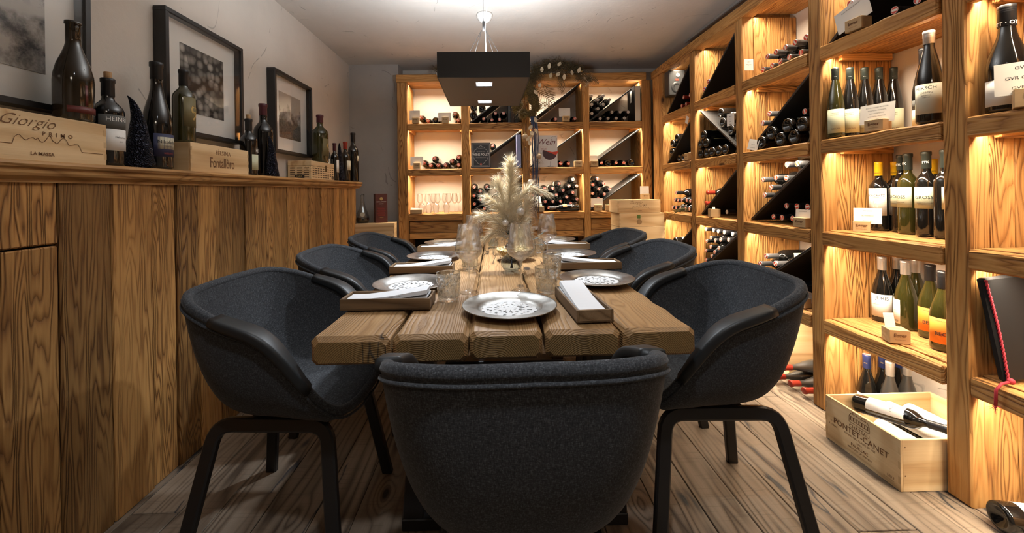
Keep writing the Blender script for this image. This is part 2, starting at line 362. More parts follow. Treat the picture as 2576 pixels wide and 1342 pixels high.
def letter_cyl(parent, s, size, r, ang, z, mat, bold=0.0, sx=1.0):
    V, F = text_data(s, size, 'CENTER', 0.0, bold); mb = MB(); r2 = r + .0012
    mb.add([(r2 * math.cos(ang + v[0] * sx / r2), r2 * math.sin(ang + v[0] * sx / r2), z + v[1]) for v in V], F)
    return ob('lettering', mb.mesh('lettering', mat), parent)
def ribbon(pts, w, y):
    """thin drawn line of points (x, z) on a face looking along -Y"""
    mb = MB()
    for (a, b), (c, d) in zip(pts, pts[1:]):
        t = Vector((c - a, d - b)); t = t.normalized() if t.length > 0 else Vector((1, 0)); n = Vector((-t.y, t.x)) * w / 2; e = t * w * .4
        mb.add([(a - n.x - e.x, y, b - n.y - e.y), (c - n.x + e.x, y, d - n.y + e.y), (c + n.x + e.x, y, d + n.y + e.y), (a + n.x - e.x, y, b + n.y - e.y)], [(0, 1, 2, 3)])
    return mb

# ================================================================== the room shell
XL, XR, YF, YB, ZC = -1.505, 2.03, -1.9, 4.45, 2.49
def struct(name, c, d, mat, label=None):
    return tag(wpart(name, c, d, mat, None, bev=.001), label, kind='structure')
struct('wall_left', (XL - .05, (YF + YB) / 2, ZC / 2), (.1, YB - YF + .2, ZC), M_PLASTER, 'beige troweled plaster wall above the wooden ledge')
struct('wall_right', (XR + .05, (YF + YB) / 2, ZC / 2), (.1, YB - YF + .2, ZC), M_PLASTER, 'plaster wall behind the long wine shelf')
struct('wall_back', ((XL + XR) / 2, YB + .05, ZC / 2), (XR - XL + .2, .1, ZC), M_PLASTER, 'plaster wall behind the end wine shelf')
struct('wall_front', ((XL + XR) / 2, YF - .05, ZC / 2), (XR - XL + .2, .1, ZC), M_PLASTER, 'plaster wall closing the near end of the room')
struct('wall_corner', ((XL - .985) / 2, 4.34, ZC / 2), (-.985 - XL, .22, ZC), M_GREY, 'grey plaster pier beside the end wine shelf')
struct('ceiling', ((XL + XR) / 2, (YF + YB) / 2, ZC + .05), (XR - XL + .2, YB - YF + .2, .1), M_CEIL, 'plain plaster ceiling')
floor = struct('floor', ((XL + XR) / 2, (YF + YB) / 2, -.07), (XR - XL + .2, YB - YF + .2, .1), plain('subfloor', (.03, .022, .016), .9), 'wide weathered oak floorboards with dark filled cracks')
MF = floor_wood(); pr = random.Random(11); x = XL
while x < XR - .02:
    w = min(pr.choice((.145, .165, .185, .2)), XR - x); y = YF - pr.uniform(0, 1.2)
    while y < YB:
        L = pr.uniform(1.3, 2.3); a, b = max(y, YF), min(y + L, YB)
        if b - a > .05:
            mb = MB().bbox((0, 0, 0), (w - .0025, b - a - .003, .02), .0022, 0, 0, 1, 1)
            ob('floorboard', mb.mesh('floorboard', MF), floor, Vector((x + w / 2, (a + b) / 2, -.01 + pr.uniform(-.0008, .0008))) - floor.location)
        y += L
    x += w
# plank wainscot of the left wall with a flush hatch cut into it
pan = tag(ob('trim_1', None, None, (-1.34, YF, 0)), 'old upright spruce planks cladding the lower left wall', kind='structure')
MP = wood('panel', 'z', 19.0, .75, .9, '', (1.1, 14.0)); pr = random.Random(5); y = YF
while y < 3.875:
    w = pr.choice((.085, .10, .12, .14, .165)); b = min(y + w, 3.88)
    if y < 1.24 < b + .05: b = 1.24
    t = pr.uniform(0, .010)
    if b <= 1.2401 and b > .4: segs = ((0, .987), (.993, 1.19))
    else: segs = ((0, 1.19),)
    for z0, z1 in segs:
        mb = MB().bbox((0, 0, 0), (.022, b - y - .0045, z1 - z0), .004, 0, .0009, 8, 2)
        ob('plank', mb.mesh('plank', MP), pan, Vector((-1.342 + t, (y + b) / 2, (z0 + z1) / 2)) - pan.location)
    y = b
wpart('plank', (-1.425, 3.87, .59), (.13, .022, 1.18), MP, pan)
mb = MB(); prof = [(-1.505, 1.240), (-1.297, 1.240), (-1.288, 1.236), (-1.284, 1.229), (-1.287, 1.221), (-1.296, 1.217), (-1.296, 1.205), (-1.300, 1.197), (-1.309, 1.191), (-1.318, 1.186), (-1.318, 1.178), (-1.505, 1.178)]
n = len(prof); ya, yb2 = YF - 1.0, 3.955 - 1.0
mb.add([(px + 1.4, ya, pz - 1.21) for px, pz in prof] + [(px + 1.4, yb2, pz - 1.21) for px, pz in prof], [(i, (i + 1) % n, n + (i + 1) % n, n + i) for i in range(n)] + [tuple(range(n)), tuple(reversed(range(n, 2 * n)))])
tag(ob('trim_2', mb.mesh('trim_2', wood('ledge', 'y', 14.0, .05, .25)), None, (-1.4, 1.0, 1.21)), 'moulded pine ledge capping the plank cladding', kind='structure')
# slim track on the ceiling above the long shelf
tag(wpart('trim_3', (1.79, 2.4, 2.475), (.022, 2.45, .02), plain('track_grey', (.25, .23, .21), .5), None), 'slim grey cable profile on the ceiling above the long shelf', kind='structure')

# ================================================================== shelving
MZ = wood('shelf', 'z', 20.0, .40, .8, '', (.9, 10.0)); MX = wood('shelf', 'x', 20.0, .36, .7, '', (.8, 10.0)); MY = wood('shelf', 'y', 20.0, .36, .7, '', (.8, 10.0))
ZS = [1.837, 1.370, .912, .470]; TH = .070; ZTOP = 2.257
def led(parent, c, length, along):
    d = (.006, length, .005) if along == 'y' else (length, .006, .005)
    s = wpart('led_strip', c, d, M_LEDSTRIP, parent, bev=.001)
    tilt = math.radians(8)
    if along == 'y': a = area('led_light', (c[0], c[1], c[2] - .006), .010, LED_W, WARM, (0, tilt * -1, 0), 142, length)
    else: a = area('led_light', (c[0], c[1], c[2] - .006), length, LED_W * 1.35, WARM, (tilt, 0, 0), 142, .010)
RS = thing('wine_shelf', 'long wine shelf of old spruce beams filling the right wall', 'shelf', (1.84, 2.4, 0))
RN = [.738, 1.353, 1.968, 2.593, 3.212, 3.825]      # near faces of the uprights
PW = .078; XF = 1.655
for i, yn in enumerate(RN):
    yc = yn + PW / 2
    wpart('post', (XF + .04, yc, ZTOP / 2), (.08, PW, ZTOP), MZ, RS, .005, .0022, 10, 2)
    xs = [XF + .082, XF + .175, XF + .268, XR - .002]
    for a, b in zip(xs, xs[1:]): wpart('side_board', ((a + b) / 2, yc, ZTOP / 2), (b - a - .002, PW - rnd.uniform(.004, .012), ZTOP), MZ, RS, .003, .0012, 8, 2)
wpart('post', (XF + .045, 3.985, ZTOP / 2), (.09, .14, ZTOP), MZ, RS, .006, .003, 10, 2)
wpart('top_beam', (XF + .036, 2.38, ZTOP + .040), (.09, 3.40, .08), MY, RS, .006, .003, 14, 1)
BAYS = {'E': (RN[0] + PW, RN[1]), 'A': (RN[1] + PW, RN[2]), 'B': (RN[2] + PW, RN[3]), 'C': (RN[3] + PW, RN[4]), 'D': (RN[4] + PW, RN[5])}
for k, (a, b) in BAYS.items():
    yc, L = (a + b) / 2, b - a - .003
    for q in range(2):
        xa, xb = (XF + .09, 1.885) if q == 0 else (1.888, XR - .003)
        wpart('top_board', ((xa + xb) / 2, yc, ZTOP + .038), (xb - xa, L + PW * .5, .026), MY, RS, .002, 0, 1, 1)
    for z in ZS:
        wpart('shelf_beam', (XF + .013, yc, z - TH / 2 - .0045), (.042, L, TH), MY, RS, .006, .0022, 8, 1)
        wpart('shelf_board', ((XF + .036 + XR) / 2, yc, z - .0215), (XR - XF - .04, L, .041), MY, RS, .002, .0006, 4, 1)
        for e, s in ((a, 1), (b, -1)):
            wpart('cleat', (XF + .22, e + s * .012, z - .060), (.26, .022, .034), MX, RS, .003, 0, 1, 0)
    for z in [ZTOP] + [q - TH for q in ZS]:
        led(RS, (XF + .094 if z == ZTOP else XF + .042, yc, z + .020 if z == ZTOP else z + TH - .046), L - .01, 'y')
def divider(parent, axis, p0, p1, dep, name='divider'):
    """slanted steel plate from p0=(u,z) to p1 running the depth dep=(d0,d1); axis 'y': u is y, depth along x"""
    a, b = Vector(p0), Vector(p1); c = (a + b) / 2; L = (b - a).length; ang = math.atan2(b.y - a.y, b.x - a.x); dm = (dep[0] + dep[1]) / 2; dd = dep[1] - dep[0]
    if axis == 'y': mb = MB().bbox((0, 0, 0), (dd, L, .014), .0015, 0, 0, 1, 1); loc = Vector((dm, c.x, c.y)); rot = (ang, 0, 0)
    else: mb = MB().bbox((0, 0, 0), (L, dd, .014), .0015, 0, 0, 1, 0); loc = Vector((c.x, dm, c.y)); rot = (0, -ang, 0)
    return ob(name, mb.mesh(name, M_DIVIDER), parent, loc - parent.location, rot)
def rdiv(k, i, flip=False):
    a, b = BAYS[k]; zt = [ZTOP, ZS[0] - TH, ZS[1] - TH, ZS[2] - TH][i] - .012; zb = ZS[i] + .010
    p0, p1 = ((a + .010, zt), (b - .010, zb))
    if flip: p0, p1 = ((a + .010, zb), (b - .010, zt))
    divider(RS, 'y', p0, p1, (XF + .040, XR - .012))
for k, i, fl in (('D', 0, 0), ('D', 1, 0), ('D', 3, 0), ('C', 0, 0), ('C', 1, 1), ('C', 2, 0), ('C', 3, 0), ('B', 1, 0), ('B', 2, 0), ('B', 3, 0), ('A', 0, 0)): rdiv(k, i, fl)

BS = thing('wine_shelf', 'shorter wine shelf with drawers across the end wall', 'shelf', (.33, 4.26, 0))
BP = [(-.968, -.866), (-.315, -.234), (.310, .388), (.939, 1.005), (1.553, 1.648)]; Y0 = 4.08
for a, b in BP:
    wpart('post', ((a + b) / 2, Y0 + .04, ZTOP / 2), (b - a, .08, ZTOP), MZ, BS, .005, .002, 10, 2)
    for ya, yb3 in ((Y0 + .082, Y0 + .2), (Y0 + .202, Y0 + .368)):
        wpart('side_board', ((a + b) / 2, (ya + yb3) / 2, ZTOP / 2), (b - a - .006, yb3 - ya - .002, ZTOP), MZ, BS, .003, .001, 8, 2)
wpart('top_beam', ((-.975 + 1.60) / 2, Y0 + .04, ZTOP + .04), (2.575, .095, .078), MX, BS, .006, .003, 12, 0)
BB = [(BP[i][1], BP[i + 1][0]) for i in range(4)]
for j, (a, b) in enumerate(BB):
    xc, L = (a + b) / 2, b - a - .003
    wpart('top_board', (xc, Y0 + .228, ZTOP + .038), (L + .06, .275, .026), MX, BS, .002, 0, 1, 0)
    for z in ZS[:3]:
        wpart('shelf_beam', (xc, Y0 + .013, z - TH / 2 - .0045), (L, .042, TH), MX, BS, .006, .002, 8, 0)
        wpart('shelf_board', (xc, Y0 + .2, z - .0215), (L, .325, .041), MX, BS, .002, .0006, 4, 0)
        for e, s in ((a, 1), (b, -1)): wpart('cleat', (e + s * .012, Y0 + .22, z - .060), (.022, .24, .034), MY, BS, .003)
    for z in [ZTOP] + [q - TH for q in ZS[:2]]: led(BS, (xc, Y0 + .094 if z == ZTOP else Y0 + .042, z + .020 if z == ZTOP else z + TH - .046), L - .01, 'x')
    dr = wpart('drawer', (xc, Y0 + .035, .770), (L - .012, .03, .112), MX, BS, .003, .001, 6, 0)
    wpart('rail', (xc, Y0 + .032, .680), (L - .006, .03, .058), MX, BS, .003, .001, 6, 0)
    wpart('back_panel', (xc, Y0 + .34, .32), (L, .02, .62), plain('void_shade', (.01, .009, .008), .8), BS)  # black sheet paints in the shade of the open space under the drawers
def bdiv(j, i):
    a, b = BB[j]; zt = [ZTOP, ZS[0] - TH, ZS[1] - TH][i] - .012; zb = ZS[i] + .010
    e = (b - .010, zt) if (j, i) != (3, 0) else (1.462, 2.178)
    divider(BS, 'x', (a + .010, zb), e, (Y0 + .047, YB - .012))
for j, i in ((1, 0), (1, 1), (1, 2), (2, 0), (2, 1), (3, 0), (3, 1), (3, 2)): bdiv(j, i)

# ================================================================== table
TZ = .762
tab = thing('dining_table', 'long table of five thick old oak planks on black steel trestles', 'table', (.03, 2.1, 0))
MTE = crack_wood(wood('endgrain', 'y', 34.0, .3, .5, '', (.9, 9.0), True, .6), (7, .5, 1.2), 60.0, .56, (.010, .007, .004), .55)
MT = crack_wood(wood('table', 'y', 34.0, .25, .5, '', (.9, 9.0), True), (4.5, .42, 4.5), 70.0, .60, (.012, .008, .005), .50)
TX = [-.482, -.272, -.069, .132, .340, .540]
for i in range(5):
    w = TX[i + 1] - TX[i] - .006; y0 = (1.035, 1.04, 1.048, 1.056, 1.05)[i]; y1 = 3.16 + (.03, .0, .05, .02, -.02)[i]
    mb = MB().bbox((0, 0, 0), (w, y1 - y0, .074), .012, 0, .0022, 26, 1); hl = (y1 - y0) / 2 - .0006
    for fi, f in enumerate(mb.f):      # sawn ends are a darker, oiled end grain
        if all(abs(mb.v[q][1]) > hl for q in f): mb.m[fi] = 1
    ob('plank', mb.mesh('plank', [MT, MTE]), tab, Vector(((TX[i] + TX[i + 1]) / 2, (y0 + y1) / 2, TZ - .0400)) - tab.location, (0, 0, (0, .002, -.002, .001, 0)[i]))
for yy in (1.38, 2.60):
    mb = MB().bbox((0, 0, 0), (.76, .10, .012), .002)
    ob('top_plate', mb.mesh('top_plate', M_STEEL), tab, Vector((.06, yy, TZ - .0805)) - tab.location)
    mb = MB().bbox((0, 0, 0), (.76, .10, .04), .003)
    ob('floor_bar', mb.mesh('floor_bar', M_STEEL), tab, Vector((.06, yy, .021)) - tab.location)
    for s in (-1, 1):
        mb = MB().sweep([(.06 + s * .345, yy, .03), (.06 + s * .29, yy, TZ - .085)], rrect(.035, .045, .004, 1), up=Vector((0, 1, 0)))
        ob('leg', mb.mesh('leg', M_STEEL), tab, -tab.location)

# ================================================================== chairs
def lerp_tab(tabl, a):
    a = abs(a)
    for (x0, v0), (x1, v1) in zip(tabl, tabl[1:]):
        if a <= x1:
            t = (a - x0) / (x1 - x0); t = t * t * (3 - 2 * t) if False else t
            return v0 + (v1 - v0) * t
    return tabl[-1][1]
def smooth_tab(tabl, a): return sum(lerp_tab(tabl, max(0, min(180, abs(abs(a) + d)))) if abs(a) + d <= 180 else lerp_tab(tabl, 360 - abs(a) - d) for d in (-8, -5, -2, 0, 2, 5, 8)) / 7
ZR = [(0, .835), (40, .832), (60, .806), (76, .772), (90, .752), (104, .722), (111, .675), (118, .615), (126, .545), (135, .488), (146, .463), (160, .455), (180, .452)]
RR = [(0, .258), (20, .272), (40, .312), (55, .318), (75, .298), (95, .290), (115, .300), (135, .310), (155, .272), (180, .250)]
ZBOT = .440
def shell_pt(ph, t, off=0.0):
    """ph degrees from the back, t 0 (seat middle) .. 1 (rim); off = inward offset"""
    zr = smooth_tab(ZR, ph) ; R = smooth_tab(RR, ph) - off
    a = t * PI / 2; zb = ZBOT + off
    h = zr - zb; k = min(1, h / .40)
    sr = math.sin(a) ** .38; cz = 1 - math.cos(a) ** (.72 + .1 * k)
    flare = 1 - .17 * k * (1 - cz)
    if h < .06: cz = t ** 3
    r = R * sr * flare; p = math.radians(ph)
    return Vector((r * math.sin(p), -r * math.cos(p), zb + h * cz))
def chair_meshes():
    N, T = 72, 16; ms = {}
    for nm, off in (('outer', 0), ('inner', .024)):
        mb = MB(); V = [tuple(shell_pt(0, 0, off))]; F = []
        for j in range(1, T + 1):
            for i in range(N): V.append(tuple(shell_pt(-180 + 360 * i / N, (j / T) ** .8, off)))
        for i in range(N): F.append((0, 1 + i, 1 + (i + 1) % N))
        for j in range(T - 1):
            for i in range(N): F.append((1 + j * N + i, 1 + (j + 1) * N + i, 1 + (j + 1) * N + (i + 1) % N, 1 + j * N + (i + 1) % N))
        if nm == 'outer': F = [tuple(reversed(f)) for f in F]
        mb.add(V, F, 0, True); ms[nm] = mb.mesh('shell_' + nm, M_FAB)
    def rim(ph, off=.012, dz=0): p = shell_pt(ph, 1, off); return Vector((p.x, p.y, p.z + dz))
    ring = [rim(-180 + 360 * i / 96, .012, .001) for i in range(96)]
    ms['rim'] = MB().tube(ring, .0145, 8, close=True).mesh('rim_padding', M_FAB)
    ring2 = [rim(-180 + 360 * i / 96, -.0015, -.016) for i in range(96)]
    ms['piping'] = MB().tube(ring2, .004, 6, close=True).mesh('piping', M_FAB)
    for s in (-1, 1):
        pts = [rim(s * a, .012, .006) for a in [74 + 50 * i / 14 for i in range(15)]]
        sc = [.85 + .2 * math.sin(PI * i / 14) for i in range(15)]
        mb = MB().sweep(pts, rrect(.031, .015, .010, 3), scale=sc, smooth=True)
        ms['pad%d' % s] = mb.mesh('arm_pad', M_LEATHER)
        path = []
        def corner(a, b, c, r=.055, n=6):
            u = (a - b).normalized() * r; v = (c - b).normalized() * r; out = []
            for i in range(n + 1):
                t = i / n; out.append((b + u) * (1 - t) ** 2 + 2 * b * t * (1 - t) + (b + v) * t * t)
            return out
        f0, t0, t1, f1 = Vector((s * .235, .235, 0)), Vector((s * .150, .175, .418)), Vector((s * .150, -.175, .418)), Vector((s * .235, -.245, 0))
        path = [f0] + corner(f0, t0, t1) + corner(t0, t1, f1) + [f1]
        V = []; sec = rrect(.0125, .021, .005, 1); mb = MB()
        mb.sweep(path, [(b, a) for a, b in sec], up=Vector((s, 0, .25)), smooth=False); ms['leg%d' % s] = mb.mesh('leg_frame', M_BLACKWOOD)
    mb = MB(); mb.bbox((0, .06, .427), (.30, .035, .016), .004); mb.bbox((0, -.06, .427), (.30, .035, .016), .004); mb.bbox((0, 0, .436), (.16, .20, .012), .003)
    ms['mount'] = mb.mesh('seat_mount', M_BLACKWOOD)
    return ms
CM = chair_meshes()
def chair(loc, rz, label):
    t = thing('tub_chair', label, 'chair', loc, (0, 0, math.radians(rz)), 'upholstered tub chairs round the table')
    ob('shell', CM['outer'], t); ob('seat_lining', CM['inner'], t); ob('rim_padding', CM['rim'], t); ob('piping', CM['piping'], t)
    for s in (-1, 1): ob('arm_pad', CM['pad%d' % s], t); ob('leg_frame', CM['leg%d' % s], t)
    ob('seat_mount', CM['mount'], t); return t
chair((.055, .905, 0), 1.5, 'charcoal tub chair at the head of the table with its back turned')
chair((-.69, 1.40, 0), -93, 'charcoal tub chair by the plank wall, next to the head of the table')
chair((-.70, 2.10, 0), -90, 'charcoal tub chair by the plank wall, middle one of its side')
chair((-.70, 2.78, 0), -90, 'charcoal tub chair by the plank wall, beside the stacked pale crates')
chair((.72, 1.40, 0), 88, 'charcoal tub chair on the shelf side, next to the head of the table')
chair((.74, 2.10, 0), 90, 'charcoal tub chair on the shelf side, middle one of its side')
chair((.76, 2.78, 0), 92, 'charcoal tub chair on the shelf side, in front of the end shelf drawers')

# ================================================================== pendant lamp
PD = thing('pendant_lamp', 'flat black box pendant lamp hanging on wires over the table', 'lamp', (-.037, 2.10, 1.648), (0, 0, .012))
pw, pl, ph_ = .42, .61, .115
mb = MB(); wl = .006
for sx in (-1, 1): mb.box((sx * (pw / 2 - wl / 2), 0, ph_ / 2), (wl, pl, ph_)); mb.box((0, sx * (pl / 2 - wl / 2), ph_ / 2), (pw - 2 * wl, wl, ph_))
ob('housing', mb.mesh('housing', M_PENDANT), PD)
SL = [(-.18, .082), (.195, .082)]
mb = MB(); ys = [-pl / 2 + wl] + [v for c, w in SL for v in (c - w / 2, c + w / 2)] + [pl / 2 - wl]
for a, b in zip(ys[0::2], ys[1::2]): mb.box((0, (a + b) / 2, .004), (pw - 2 * wl, b - a, .008))
for c, w in SL:
    for s in (-1, 1): mb.box((s * (.041 + (pw / 2 - wl - .041) / 2), c, .004), (pw / 2 - wl - .041, w, .008))
ob('base_plate', mb.mesh('base_plate', plain('pendant_brown', (.105, .084, .070), .5, .2)), PD)
M_LENS = plain('downlight_lens', (.9, .9, .9), .3, emit=COOL, es=9.0); M_REFL = plain('reflector', (.8, .8, .8), .25, .9)
for c, w in SL:
    mb = MB()
    for s in (-1, 1): mb.box((s * .0395, c, .018), (.003, w, .03)); mb.box((0, c + s * (w / 2 - .0015), .018), (.076, .003, .03))
    lo = ob('light_slot', mb.mesh('light_slot', M_REFL), PD)
    for s in (-1, 1):
        mb = MB().lathe([(0, 0), (.011, 0), (.011, .004), (0, .004)], 12); ob('lens', mb.mesh('lens', M_LENS), lo, (s * .018, c, .026))
    mb = MB().box((0, c, .034), (.076, w, .002)); ob('reflector', mb.mesh('reflector', M_REFL), lo)
    area('pendant_downlight', PD.location + Vector((0, c, .003)), .035, DOWN_W, COOL, (0, 0, 0), 132)
mb = MB().box((0, 0, .080), (pw - .02, pl - .02, .004)); ob('reflector_tray', mb.mesh('reflector_tray', M_REFL), PD)
area('pendant_uplight', PD.location + Vector((0, 0, .10)), .25, UP_W, COOL, (PI, 0, 0), 165)
fz = 1.985 - 1.648
for sx in (-1, 1):
    for sy in (-1, 1): ob('suspension_wire', MB().tube([(sx * .11, sy * .17, .09), (sx * .01, 0, fz)], .0012, 5).mesh('wire', M_STEEL), PD)
ob('ferrule', MB().lathe([(0, fz - .005), (.006, fz - .005), (.0065, fz + .045), (0, fz + .045)], 10).mesh('ferrule', M_STEEL), PD)
ob('suspension_wire', MB().tube([(0, 0, fz + .03), (-.002, 0, .842)], .0016, 5).mesh('wire', M_STEEL), PD)
ob('cable', MB().tube([(.0, -.05, .085), (-.02, -.06, .13), (-.005, -.05, .165), (.012, -.03, .17), (.010, -.005, .24), (.008, 0, fz + .01), (.018, 0, fz + .12), (.008, 0, fz + .3), (.006, 0, .842)], .0032, 6).mesh('cable', plain('clear_cable', (.55, .53, .5), .3)), PD)
ob('ceiling_rose', MB().lathe([(0, .80), (.045, .80), (.05, .842), (0, .842)], 20).mesh('ceiling_rose', M_STEEL), PD)
# smoke detector
sd = thing('smoke_detector', 'round white smoke detector on the ceiling', 'smoke detector', (-.045, 3.05, ZC))
MW = plain('detector_white', (.72, .70, .66), .5)
ob('base', MB().lathe([(0, 0), (.062, 0), (.063, -.018), (.058, -.022), (0, -.022)], 28).mesh('base', plain('detector_clear', (.6, .58, .55), .3)), sd)
ob('cover', MB().lathe([(.056, -.022), (.055, -.036), (.048, -.040), (.048, -.044), (.043, -.047), (.043, -.051), (.030, -.060), (.016, -.066), (0, -.067)], 28).mesh('cover', MW), sd)

# ================================================================== table settings
def lace():
    mb = MB(); R = [.006, .014, .021, .028, .036, .043, .050, .057, .064, .072]; n = 48
    for k in range(len(R) - 1):
        for i in range(n):
            if k in (1, 4, 7) and i % 3 == 1 and not (k == 1 and i % 6 == 1): continue
            if k == 3 and i % 4 in (1, 2): continue
            if k == 6 and i % 4 == 3: continue
            def P(kk, ii):
                a = 2 * PI * ii / n; r = R[kk]
                if kk == len(R) - 1: r += .006 * abs(math.sin(a * 8))
                return (r * math.cos(a), r * math.sin(a), 0)
            mb.add([P(k, i), P(k, i + 1), P(k + 1, i + 1), P(k + 1, i)], [(0, 1, 2, 3)])
    mb.lathe([(0, 0), (.006, 0)], 12, smooth=False); return mb.mesh('doily', plain('doily_white', (.50, .50, .50), .8))
ME_LACE = lace()
ME_PLATE = MB().lathe([(0, .004), (.088, .004), (.100, .010), (.106, .016), (.143, .020), (.1465, .0215), (.147, .0195), (.144, .0175), (.106, .0125), (.100, .006), (.088, 0), (0, 0)], 56).mesh('plate', M_SILVER)
def plate(x, y, label):
    t = thing('charger_plate', label, 'plate', (x, y, TZ + .001), (0, 0, rnd.uniform(0, 6)), 'pewter charger plates on the table')
    ob('dish', ME_PLATE, t)
    d = ob('lace_doily', ME_LACE, None, (x, y, TZ + .0062), (0, 0, rnd.uniform(0, 6))); d.scale = (1.12, 1.12, 1)
    tag(d, 'white lace doily on the ' + label, 'doily', 'lace doilies on the plates'); return t
plate(.046, 1.235, 'pewter plate at the head of the table')
plate(-.325, 1.560, 'pewter plate in front of the plank-side chair nearest the head')
plate(-.335, 2.215, 'pewter plate in front of the middle plank-side chair')
plate(-.335, 2.78, 'pewter plate in front of the far plank-side chair')
plate(.410, 1.585, 'pewter plate in front of the shelf-side chair nearest the head')
plate(.425, 2.225, 'pewter plate in front of the middle shelf-side chair')
plate(.440, 2.85, 'pewter plate in front of the far shelf-side chair')
MTR = wood('tray', 'y', 6.0, .25, .3)
def tray(x, y, rz, label):
    t = thing('napkin_tray', label, 'tray', (x, y, TZ + .001), (0, 0, rz), 'wooden napkin trays on the table'); w, l, h, th = .105, .285, .036, .007
    ob('base', MB().bbox((0, 0, .003), (w, l, .006), .001).mesh('base', MTR), t)
    for s in (-1, 1):
        ob('side_wall', MB().bbox((s * (w / 2 - th / 2), 0, h / 2), (th, l, h), .0012, ax=1).mesh('side_wall', MTR), t)
        ob('end_wall', MB().bbox((0, s * (l / 2 - th / 2), h / 2), (w - 2 * th, th, h), .0012).mesh('end_wall', MTR), t)
    # folded napkin, its far end standing proud of the tray
    mb = MB(); n = 14; a = w / 2 - th - .003
    for k, dz in enumerate((0, .006, .012)):
        V = []; F = []
        for i in range(n + 1):
            u = i / n; yy = -l / 2 + .011 + u * (l - .024); zz = .012 + dz + .034 * max(0, u - .15) ** 1.2 * (1 if k else .7); ww = a - .002 * k
            V += [(-ww, yy, zz), (-ww * .96, yy, zz + .0055), (ww * .96, yy, zz + .0055 + .001 * math.sin(u * 9)), (ww, yy, zz)]
        for i in range(n):
            for j in range(3): F.append((i * 4 + j, i * 4 + j + 1, i * 4 + j + 5, i * 4 + j + 4))
            F.append((i * 4 + 3, i * 4, i * 4 + 4, i * 4 + 7))
        F += [(3, 2, 1, 0), (n * 4, n * 4 + 1, n * 4 + 2, n * 4 + 3)]
        mb.add(V, F, 0, False)
    nk = ob('folded_napkin', mb.mesh('folded_napkin', M_LINEN), None, (x, y, TZ + .001), (0, 0, rz)); tag(nk, 'folded white napkin in the ' + label, 'napkin', 'white napkins in the trays')
tray(.272, 1.245, .06, 'wooden tray beside the plate at the head of the table')
tray(-.345, 1.312, -PI / 2 - .02, 'wooden tray before the plank-side chair nearest the head')
tray(-.330, 1.85, -PI / 2, 'wooden tray before the middle plank-side chair')
tray(-.325, 2.49, -PI / 2, 'wooden tray before the far plank-side chair')
tray(.445, 1.87, PI / 2, 'wooden tray between the near and middle shelf-side plates')
tray(.455, 2.50, PI / 2, 'wooden tray between the middle and far shelf-side plates')
def tumbler_mesh():
    def cut(a, z):
        if z < .012 or z > .076: return 0
        u = a * 10 / PI; v = (z - .012) / .0125
        d = max(abs(((u + v) % 2) - 1), abs(((u - v) % 2) - 1)); return .0060 * (d - .75)
    mb = MB(); mb.lathe([(0, 0), (.032, 0), (.035, .004), (.0355, .012)] + [(.0358 + .0050 * i / 16, .012 + .064 * i / 16) for i in range(1, 17)] + [(.0412, .082), (.0420, .093), (.0412, .095), (.0402, .093), (.0375, .05), (.0330, .016), (.028, .013), (0, .013)], 80, fn=lambda a, z: 0, smooth=False)
    V = []
    for i, v in enumerate(mb.v):
        r = math.hypot(v[0], v[1]); z = v[2]
        if .0125 <= z <= .0765 and r > .0352 and r > .0358 + .0050 * (z - .012) / .064 - .0004:
            a = math.atan2(v[1], v[0]); f = 1 + cut(a, z) / r; V.append((v[0] * f, v[1] * f, z))
        else: V.append(v)
    mb.v = V; return mb.mesh('tumbler', M_CRYSTAL)
ME_TUM = tumbler_mesh()
def glass_prof(h, r, bowl0):
    out = [(0, .002), (.034, .0015), (.036, .003), (.030, .006), (.010, .010), (.0045, .018), (.0038, .04), (.0038, bowl0 - .02), (.006, bowl0 - .006), (.020, bowl0 + .004), (r * .80, bowl0 + .017), (r * .97, bowl0 + .029), (r, bowl0 + .036), (r * .97, bowl0 + .046), (r * .71, h)]
    inn = [(out[-1][0], h + .0012)] + [(p[0] - .0014, p[1] + .0003) for p in reversed(out[9:])]; return out + inn + [(0, bowl0 - .003)]
M_STEM = stem_glass()
ME_WG = MB().lathe(glass_prof(.250, .050, .116), 44).mesh('wine_glass', M_STEM)
ME_WG2 = MB().lathe(glass_prof(.20, .036, .098), 32).mesh('wine_glass', M_STEM)
def wine_glass(x, y, label, z=TZ, me=None, flip=False, group='stemmed wine glasses on the table', h=.2):
    o = ob('wine_glass', me or ME_WG, None, (x, y, z + .0012 + (h if flip else 0)), (PI if flip else 0, 0, rnd.uniform(0, 6))); tag(o, label, 'wine glass', group)
def tumbler(x, y, label): tag(ob('tumbler', ME_TUM, None, (x, y, TZ + .0012), (0, 0, rnd.uniform(0, 6))), label, 'tumbler', 'cut crystal tumblers on the table')
tumbler(-.157, 1.365, 'cut crystal tumbler beside the tray nearest the head on the plank side')
tumbler(.188, 1.43, 'cut crystal tumbler just behind the plate at the head of the table')
tumbler(.252, 1.72, 'cut crystal tumbler beside the near shelf-side napkin tray')
tumbler(-.115, 1.90, 'cut crystal tumbler beside the middle plank-side napkin tray')
tumbler(-.125, 2.50, 'cut crystal tumbler beside the far plank-side napkin tray')
tumbler(.262, 2.36, 'cut crystal tumbler beside the far shelf-side napkin tray')
wine_glass(-.093, 1.45, 'stemmed wine glass beside the near plank-side tumbler')
wine_glass(.098, 1.46, 'stemmed wine glass behind the plate at the head of the table')
wine_glass(.268, 1.99, 'stemmed wine glass next to the near shelf-side napkin tray')
wine_glass(-.10, 2.00, 'stemmed wine glass next to the middle plank-side napkin tray')
wine_glass(-.105, 2.62, 'stemmed wine glass next to the far plank-side napkin tray')
wine_glass(.235, 2.46, 'stemmed wine glass next to the far shelf-side napkin tray')
wine_glass(.11, 2.60, 'stemmed wine glass behind the dried bouquet')

